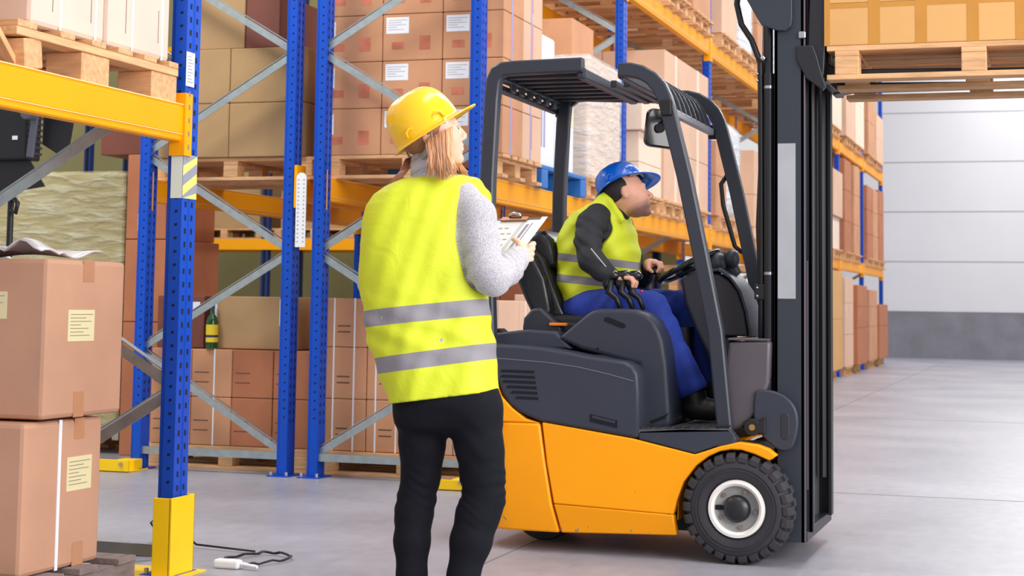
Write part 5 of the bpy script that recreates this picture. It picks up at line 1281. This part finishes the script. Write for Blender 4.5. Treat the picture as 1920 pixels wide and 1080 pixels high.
# open armholes
AZ = wp(900, 440)
S.ell(wp(905, 430, -.02), (.078, .135, .205), .008, op='s'); S.ell(wp(900, 400, -.0), (.062, .12, .11), .01, op='s')
S.ell(wp(672, 520, .08), (.052, .11, .10), .008, op='s')
S.cone(wp(808, 350), wp(803, 300, .01), .060, .078, .006, op='s')
def vf(X, Y, Z):
    u = (X - WX); z = Z
    a = .0045 * np.sin(u * 34 + 2.2 * np.sin(z * 5 + .5) + 1.0) * np.clip((1.35 - z) / .4, 0, 1)
    b = .0028 * np.sin(u * 70 - z * 26 + 2 * np.sin(u * 12))
    c = .004 * np.exp(-((z - .96) / .10) ** 2) * np.sin(z * 80 + u * 30)
    return a + b * .6 + c * .6
S.warp(vf)
# hem cut a little slanted, as it hangs
zl, zr = wp(728, 757).z, wp(934, 733).z; xl, xr = wp(728, 757).x, wp(934, 733).x; sl_ = (zr - zl) / (xr - xl)
sl, (X, Y, Z) = S.win(S.lo, S.lo + 9, 0); hem = (zl + sl_ * (X - xl)) - Z; S.F = np.maximum(S.F, hem.astype(np.float32))
def band(pl, pr, hpx):
    a, b = wp(*pl, -.11), wp(*pr, -.11); s_ = (b.z - a.z) / (b.x - a.x); nrm_ = (-s_, 0, 1); o_ = a.z - s_ * a.x; hh = hpx * PX2M; return (nrm_, o_ - hh, o_)
S.chain([wp(868, 345, .02), wp(888, 351, .045), wp(905, 370, .06), wp(911, 398, .08), wp(905, 440, .10)], [.030, .030, .026, .022, .02], .012)
vm = vest_mat('hi_vis_woman', [band((692, 582), (915, 557), 31), band((706, 671), (925, 641), 30)])
S.mesh('vest', vm, W, 1)
# piping on the hem and armhole (thin bead)
# hair: cap under the hat, long lock, loose strands
S = Field(tuple(hc - Vector((.16, .16, .16))), tuple(hc + Vector((.16, .16, .14))), .0045)
S.ell(TH((-.022, 0, .020)), (.098, .083, .088), .01, np.array(HM)); S.ell(TH((.085, 0, -.02)), (.075, .11, .075), .01, np.array(HM), op='s')
S.ell(TH((.05, 0, -.09)), (.07, .10, .05), .01, np.array(HM), op='s')
S.mesh('hair_cap', mat('hair_under', (150, 100, 70), .5, noise=.25, nscale=18), W, 2)
S = Field(tuple(hc - Vector((.12, .16, .20))), tuple(hc + Vector((.12, .05, .06))), .0045)
S.chain([wp(812, 262, -.078), wp(818, 285, -.083), wp(818, 312, -.086)], [.015, .020, .014], .01); S.chain([wp(834, 255, -.074), wp(836, 285, -.080), wp(838, 314, -.084)], [.012, .016, .012], .01)
S.mesh('hair_volume', hair_m, W, 2)
random.seed(4)
for nm, mm, cnt in (('hair_lock', hair_m, 130), ('hair_highlights', hair_l, 120)):
    q = MB()
    for i in range(cnt):
        u = random.random(); d = random.uniform(-.012, .016)
        top = Vector((798 + 50 * u, 262 - 25 * u)); mid = Vector((803 + 46 * u, 288 + 4 * math.sin(u * 9))); low = Vector((800 + 58 * u + random.uniform(-5, 5), 322 + 9 * math.sin(u * 3.1) + random.uniform(-11, 8)))
        dy = -.091 + d * .7 + .03 * (u > .8) * (u - .8) * 5
        m1 = top.lerp(mid, .5) + Vector((random.uniform(-1.5, 1.5), 0))
        pts = [wp(top.x, top.y, dy + .006), wp(m1.x, m1.y, dy - .004), wp(mid.x, mid.y, dy - .008), wp((mid.x + low.x) / 2 + random.uniform(-1.5, 1.5), (mid.y + low.y) / 2, dy - .012), wp(low.x, low.y, dy - .014)]
        q.tube(pts, [.0016, .0019, .0019, .0016, .0006], 5)
    q.build(nm, mm, W, smooth='all')
q = MB()
for i in range(90):
    u = random.random(); pts = [wp(783 - 22 * u, 292 + 6 * u, .03 - .05 * u), wp(766 - 16 * u, 318 + 4 * u, -.03), wp(748 - 14 * u + random.uniform(-3, 3), 340, -.045 - .02 * u), wp(733 + random.uniform(-8, 5), 356 + random.uniform(-6, 6), -.04)]
    q.tube(pts, [.0022, .0026, .0022, .0008], 5)
q.build('hair_back', mat('hair_brown', (160, 104, 76), .4, noise=.2, nscale=18), W, smooth='all'); q = MB()
for i in range(40):
    u = random.random(); pts = [wp(852 + 6 * u, 300, .07), wp(862 + 8 * u, 315, .07), wp(866 + 12 * u, 325 + random.uniform(-3, 6), .06)]
    q.tube(pts, [.002, .0022, .0008], 5)
q.build('hair_tips', hair_m, W, smooth='all')
hat_y = mat('hat_yellow', (255, 202, 0), .22, coat=.5)
HT, hat = hard_hat(W, wp(803, 247), head_frame(math.radians(22), math.radians(33)), hat_y, L=.118, W=.102, H=.138, peak=.047, drop=-.06)
MH = head_frame(math.radians(22), math.radians(33))
q = MB(); vs = []; fs = []
sp = [wp(810, 248, -.090), wp(808, 268, -.086), wp(800, 286, -.072), wp(788, 298, -.045), wp(776, 301, -.01), wp(766, 294, .03), wp(762, 282, .06)]
for p in sp: vs += [p + Vector((-.003, 0, .010)), p + Vector((.005, 0, -.009))]
for k in range(len(sp) - 1): fs.append((2 * k, 2 * k + 1, 2 * k + 3, 2 * k + 2))
o = q.add(vs, fs).build('nape_strap', mat('strap_grey', (150, 148, 146), .5), hat, smooth='all'); md = o.modifiers.new('b', 'SUBSURF'); md.levels = 2; md.render_levels = 2; o.modifiers.new('s', 'SOLIDIFY').thickness = .004
MB().ell(HT((.058, -.092, -.006)), (.008, .006, .009)).build('strap_clip', white_plastic, hat, smooth='all')

# clipboard
cTL, cTR, cBR = wp(918, 410, .46), wp(1025, 407, .33), wp(936, 512, .17)
n_ = (cTR - cTL).cross(cBR - cTR).normalized()
if n_.z < 0: n_ = -n_
eu = (cTR - cTL).normalized(); ev = n_.cross(eu).normalized()
if ev.dot(cBR - cTR) < 0: ev = -ev
Wd, Hd = (cTR - cTL).length, .315
def cb(u, v, w=0): return cTL + eu * (u * Wd) + ev * (v * Hd) + n_ * w
CB = thing('clipboard', 'dark clipboard with white printed sheets held by the woman in front of the forklift', 'clipboard', tuple(cb(.5, .5)))
def slab(u0, u1, v0, v1, w0, w1): return MB().hexa([cb(u0, v0, w0), cb(u1, v0, w0), cb(u1, v1, w0), cb(u0, v1, w0), cb(u0, v0, w1), cb(u1, v0, w1), cb(u1, v1, w1), cb(u0, v1, w1)])
slab(0, 1, 0, 1, -.003, 0).build('board', mat('board_brown', (64, 44, 42), .4), CB, bevel=.001)
slab(.03, .93, .05, .98, .0005, .003).build('paper', paper, CB)
slab(.93, 1.02, .0, .92, .001, .0022).build('paper', paper, CB)
q = MB()
def ln(u0, u1, v0, v1, w=.0032):
    q.quad(cb(u0, v0, w), cb(u1, v0, w), cb(u1, v1, w), cb(u0, v1, w))
for r in range(8):
    for c_ in range(5):
        if (r * 5 + c_ * 3) % 4: ln(.10 + c_ * .11, .17 + c_ * .11, .17 + r * .09, .19 + r * .09)
for k in range(3): ln(.66 + k * .022, .668 + k * .022, .08, .95)
q.build('printed_table', mat('print_grey', (165, 168, 182), .7), CB)
q = MB(); ln(.76, .81, .12, .62); ln(.84, .86, .1, .5); q.build('printed_bar', mat('print_lilac', (158, 150, 175), .7), CB)
slab(.27, .73, .015, .075, .004, .011).build('clip_plate', mat('clip_copper', (150, 106, 84), .25, metal=.8), CB, bevel=.002)
MB().tube([cb(.40, .02, .012), cb(.42, .01, .018), cb(.50, .0, .022), cb(.58, .01, .018), cb(.60, .02, .012)], .006, 8).build('clip_spring', steel, CB, smooth='all')

# ------------------------------------------------------------------ the driver
DY = 7.46; D2M = 1 / 415.0
D = thing('person', 'man in blue hard hat and yellow vest sitting in the forklift, looking up', 'person', (-2.02, 7.46, 1.0))
def dp(x, y, dy=0.0): return at(x, y, DY + dy)
hcD = dp(1174, 366, -.02); DM = head_frame(math.radians(27), math.radians(12), math.radians(-14))
hipC = dp(1092, 572); nk0 = dp(1150, 408)
shRd, elRd, wrRd = dp(1112, 415, -.19), dp(1112, 490, -.27), dp(1152, 519, -.25)
shLd, elLd, wrLd = dp(1152, 415, .19), dp(1192, 535, .22), dp(1218, 500, .06)
def rows_loft(fd, rows, A, B_, U, k=.015, grow=0.0, dv=0.0, pw=2.4, op='u'):
    """rows across the A->B axis given as (px,py back edge),(px,py front edge), half width"""
    A_ = np.array(A); B2 = np.array(B_); L = np.linalg.norm(B2 - A_); Wd_ = (B2 - A_) / L; U = np.array(U); U = U - Wd_ * (U @ Wd_); U /= np.linalg.norm(U)
    ts, cu, au, av = [], [], [], []
    for (p0, p1, hv) in rows:
        l = np.array(dp(*p0)); r_ = np.array(dp(*p1)); c_ = (l + r_) / 2
        ts.append(((c_ - A_) @ Wd_) / L); cu.append((c_ - A_) @ U); au.append(abs((r_ - l) @ U) / 2 + grow); av.append(hv + dv)
    o = np.argsort(ts); a = [np.array(q)[o].tolist() for q in (ts, cu, au, av)]
    fd.loft(A, B_, U, *a, k=k, pw=pw, op=op)
tor = [((1062, 590), (1150, 575), .155), ((1048, 540), (1180, 530), .165), ((1045, 500), (1196, 495), .17), ((1052, 460), (1196, 460), .178), ((1066, 425), (1186, 432), .19), ((1082, 400), (1176, 412), .18), ((1104, 384), (1168, 396), .12), ((1122, 376), (1160, 386), .08)]
dA, dB = dp(1100, 592), dp(1138, 372); UD = (1, 0, 0)
B = Field((-2.32, DY - .36, .50), (-1.32, DY + .36, 1.75), .0052)
rows_loft(B, [((a[0] + 12, a[1]), (b[0] - 12, b[1]), h_ - .035) for a, b, h_ in tor], dA, dB, UD)
TD = build_head(B, hcD, DM, male=True, sc=1.01)
B.cone(dp(1150, 402), dp(1168, 385, -.01), .056, .052, .02)
B.chain([dp(1118, 407, -.15), dp(1108, 420, -.19), dp(1102, 452, -.25), dp(1108, 487, -.275), dp(1128, 506, -.28), wrRd], [.038, .040, .038, .036, .032, .026]); B.chain([shLd, elLd, wrLd], [.045, .038, .026])
hipR, knR, anR = dp(1100, 578, -.11), dp(1222, 578, -.13), dp(1300, 745, -.12)
hipL, knL, anL = dp(1100, 575, .11), dp(1285, 572, .14), dp(1335, 735, .12)
B.chain([hipR, knR, anR], [.075, .052, .036]); B.chain([hipL, knL, anL], [.075, .052, .036])
# right hand over the levers
hR = dp(1172, 521, -.255)
B.cone(wrRd, hR + Vector((-.02, 0, 0)), .024, .025, .012); B.cone(hR + Vector((-.02, -.02, .002)), hR + Vector((-.012, .03, .002)), .021, .021, .012); B.cone(hR + Vector((-.03, 0, 0)), hR + Vector((.006, .005, .0)), .023, .019, .012)
for q in range(4):
    k0 = hR + Vector((.010 + .004 * (q in (1, 2)), -.036 + .0215 * q, .000))
    finger(B, [k0, k0 + Vector((.022, .0, .000)), k0 + Vector((.036, .002, -.020)), k0 + Vector((.032, .002, -.038))], .0098, .0082, .005)
finger(B, [hR + Vector((-.022, .028, -.004)), hR + Vector((.0, .045, -.018)), hR + Vector((.016, .050, -.034))], .011, .009, .006)
# left hand on the wheel knob
hL = KN + Vector((-.012, .004, .030))
B.cone(wrLd, hL + Vector((-.02, 0, -.006)), .024, .024, .012); B.cone(hL + Vector((-.016, -.022, .004)), hL + Vector((-.016, .026, .004)), .019, .019, .012); B.cone(hL + Vector((-.02, 0, 0)), hL + Vector((.006, .0, .006)), .021, .018, .012)
for q in range(4):
    k0 = hL + Vector((.008 + .003 * (q in (1, 2)), -.034 + .0215 * q, .008))
    finger(B, [k0, k0 + Vector((.022, -.001, -.004)), k0 + Vector((.030, -.002, -.026)), k0 + Vector((.018, -.002, -.044))], .0098, .008, .005)
finger(B, [hL + Vector((-.020, -.03, -.002)), hL + Vector((-.012, -.040, -.022)), hL + Vector((.004, -.036, -.036))], .011, .009, .006)
B.mesh('body', skin_m, D)
face_bits(TD, DM, D, male=True, sc=1.01, brow=hair_d)
# short dark hair and stubble
S = Field(tuple(hcD - Vector((.17, .14, .16))), tuple(hcD + Vector((.15, .14, .14))), .0045)
S.ell(TD((-.024, 0, .030)), (.089, .0775, .083), .01, np.array(DM)); S.ell(TD((.075, 0, -.01)), (.062, .12, .085), .008, np.array(DM), op='s'); S.ell(TD((.01, 0, -.092)), (.14, .12, .050), .008, np.array(DM), op='s')
S.ell(TD((-.004, -.082, -.014)), (.022, .02, .034), .004, np.array(DM), op='s')
S.mesh('hair', hair_d, D, 2)
add_stubble(skin_m, tuple(TD((.045, 0, -.10))), .052, .080, (122, 88, 78))
# shirt
S = Field((-2.32, DY - .40, .85), (-1.40, DY + .40, 1.52), .005)
rows_loft(S, [((a[0] + 3, a[1]), (b[0] - 3, b[1]), h_ - .008) for a, b, h_ in tor], dA, dB, UD)
S.chain([dp(1120, 405, -.14), dp(1108, 420, -.20), dp(1102, 452, -.25), dp(1108, 487, -.28), dp(1128, 506, -.285), dp(1150, 520, -.255)], [.058, .062, .058, .055, .048, .037], .02)
S.chain([dp(1150, 405, .14), dp(1160, 425, .20), dp(1180, 480, .24), dp(1194, 534, .22), dp(1208, 515, .13), dp(1216, 503, .07)], [.060, .066, .060, .056, .046, .036], .02)
S.chain([dp(1148, 405), dp(1160, 392, -.005)], [.070, .062], .015)
e3 = dp(1112, 450, -.25)
S.warp(lambda X, Y, Z: .004 * np.exp(-((X - e3.x) ** 2 + (Y - e3.y) ** 2 + (Z - e3.z) ** 2) / .014) * np.sin(Z * 130 + X * 60 + 2 * np.sin(Y * 40)))
S.mesh('shirt', sweat_b, D, 1)
MB().tube([dp(1108, 466, -.345), dp(1122, 483, -.35), dp(1141, 506, -.315)], .0022, 6).build('sleeve_print', mat('print_pale', (210, 206, 206), .5), D)
# vest
S = Field((-2.32, DY - .32, .88), (-1.45, DY + .32, 1.56), .0045)
rows_loft(S, [((a[0] - 2, a[1]), (b[0] + 3, b[1]), h_ + .008) for a, b, h_ in tor], dA, dB, UD)
S.ell(dp(1108, 425, -.24), (.092, .13, .115), .008, op='s'); S.ell(dp(1120, 405, -.20), (.055, .08, .06), .01, op='s'); S.ell(dp(1098, 448, -.26), (.08, .13, .09), .008, op='s')
S.ell(dp(1165, 420, .27), (.11, .12, .13), .008, op='s')
S.cone(dp(1150, 400), dp(1176, 362, -.01), .062, .085, .006, op='s')
S.chain([dp(1122, 386, -.10), dp(1132, 372, -.085), dp(1138, 362, -.075)], [.026, .018, .009], .02); S.chain([dp(1138, 364, -.078), dp(1150, 388, -.10), dp(1164, 412, -.11)], [.009, .020, .026], .02)
S.warp(lambda X, Y, Z: .007 * np.sin(X * 30 + Z * 22 + 2 * np.sin(Z * 9 + Y * 8)) + .003 * np.sin(Z * 60 - X * 46))
def dband(pl, pr, hpx):
    a, b = dp(*pl, -.17), dp(*pr, -.17); s_ = (b.z - a.z) / (b.x - a.x); o_ = a.z - s_ * a.x; hh = hpx * D2M; return ((-s_, 0, 1), o_ - hh, o_)
S.mesh('vest', vest_mat('hi_vis_man', [dband((1047, 474), (1190, 491), 14), dband((1048, 514), (1150, 524), 15)]), D, 1)
# trousers
S = Field((-2.28, DY - .30, .52), (-1.34, DY + .32, 1.16), .005)
S.chain([hipR, dp(1165, 573, -.12), knR + Vector((0, 0, 0)), dp(1243, 620, -.13), dp(1268, 680, -.125), dp(1298, 726, -.12)], [.095, .088, .072, .074, .070, .066], .02)
S.chain([hipL, dp(1190, 573, .13), knL, dp(1298, 620, .135), dp(1315, 672, .13), dp(1328, 706, .12)], [.095, .084, .066, .060, .055, .050], .02)
S.ell(dp(1100, 580), (.12, .17, .085), .03)
S.warp(lambda X, Y, Z: .005 * np.sin((X * .95 + Z * .12) * 62 + 1.2 * np.sin(Z * 9)) * np.clip((.99 - Z) / .12, 0, 1) + .0016 * np.sin(X * 60 - Z * 70 + 2 * np.sin(X * 23)))
cut0 = dp(1293, 742, -.12); cut1 = dp(1335, 722, -.12)
sl, (X, Y, Z) = S.win(S.lo, S.lo + 9, 0); s_ = (cut1.z - cut0.z) / (cut1.x - cut0.x); S.F = np.maximum(S.F, ((cut0.z + s_ * (X - cut0.x)) - Z).astype(np.float32) * .9)
S.mesh('trousers', workb, D, 1)
for nm, c0, tip in (('boot', dp(1304, 762, -.12), dp(1352, 772, -.12)), ('boot', dp(1336, 735, .12), dp(1372, 745, .12))):
    S = Field(tuple(c0 - Vector((.12, .09, .12))), tuple(c0 + Vector((.26, .09, .12))), .005)
    zf = .556
    S.chain([Vector((c0.x, c0.y, c0.z + .05)), Vector((c0.x + .005, c0.y, zf + .06))], [.048, .050], .02)
    S.chain([Vector((c0.x - .015, c0.y, zf + .042)), Vector((c0.x + .07, c0.y, zf + .046)), Vector((c0.x + .15, c0.y, zf + .036))], [.042, .044, .036], .02)
    sl, (X, Y, Z) = S.win(S.lo, S.lo + 9, 0); S.F = np.maximum(S.F, (zf - Z).astype(np.float32))
    S.mesh(nm, mat('boot_black', (26, 24, 26), .5, noise=.2, nscale=20, bump=.3, bscale=40), D, 1)
hat_b = mat('hat_blue', (0, 100, 214), .28, coat=.4)
HT2, hat2 = hard_hat(D, hcD + DM @ Vector((-.010, .006, .048)), head_frame(math.radians(30), math.radians(21), math.radians(-28)), hat_b, L=.113, W=.098, H=.102, peak=.056, drop=.42)
q = MB().tube([HT2((.105, -.03, -.004)), HT2((.085, -.072, -.006)), HT2((.03, -.092, -.008))], .006, 8).build('sweat_band', mat('strap_grey', (150, 148, 146), .5), hat2, smooth='all')
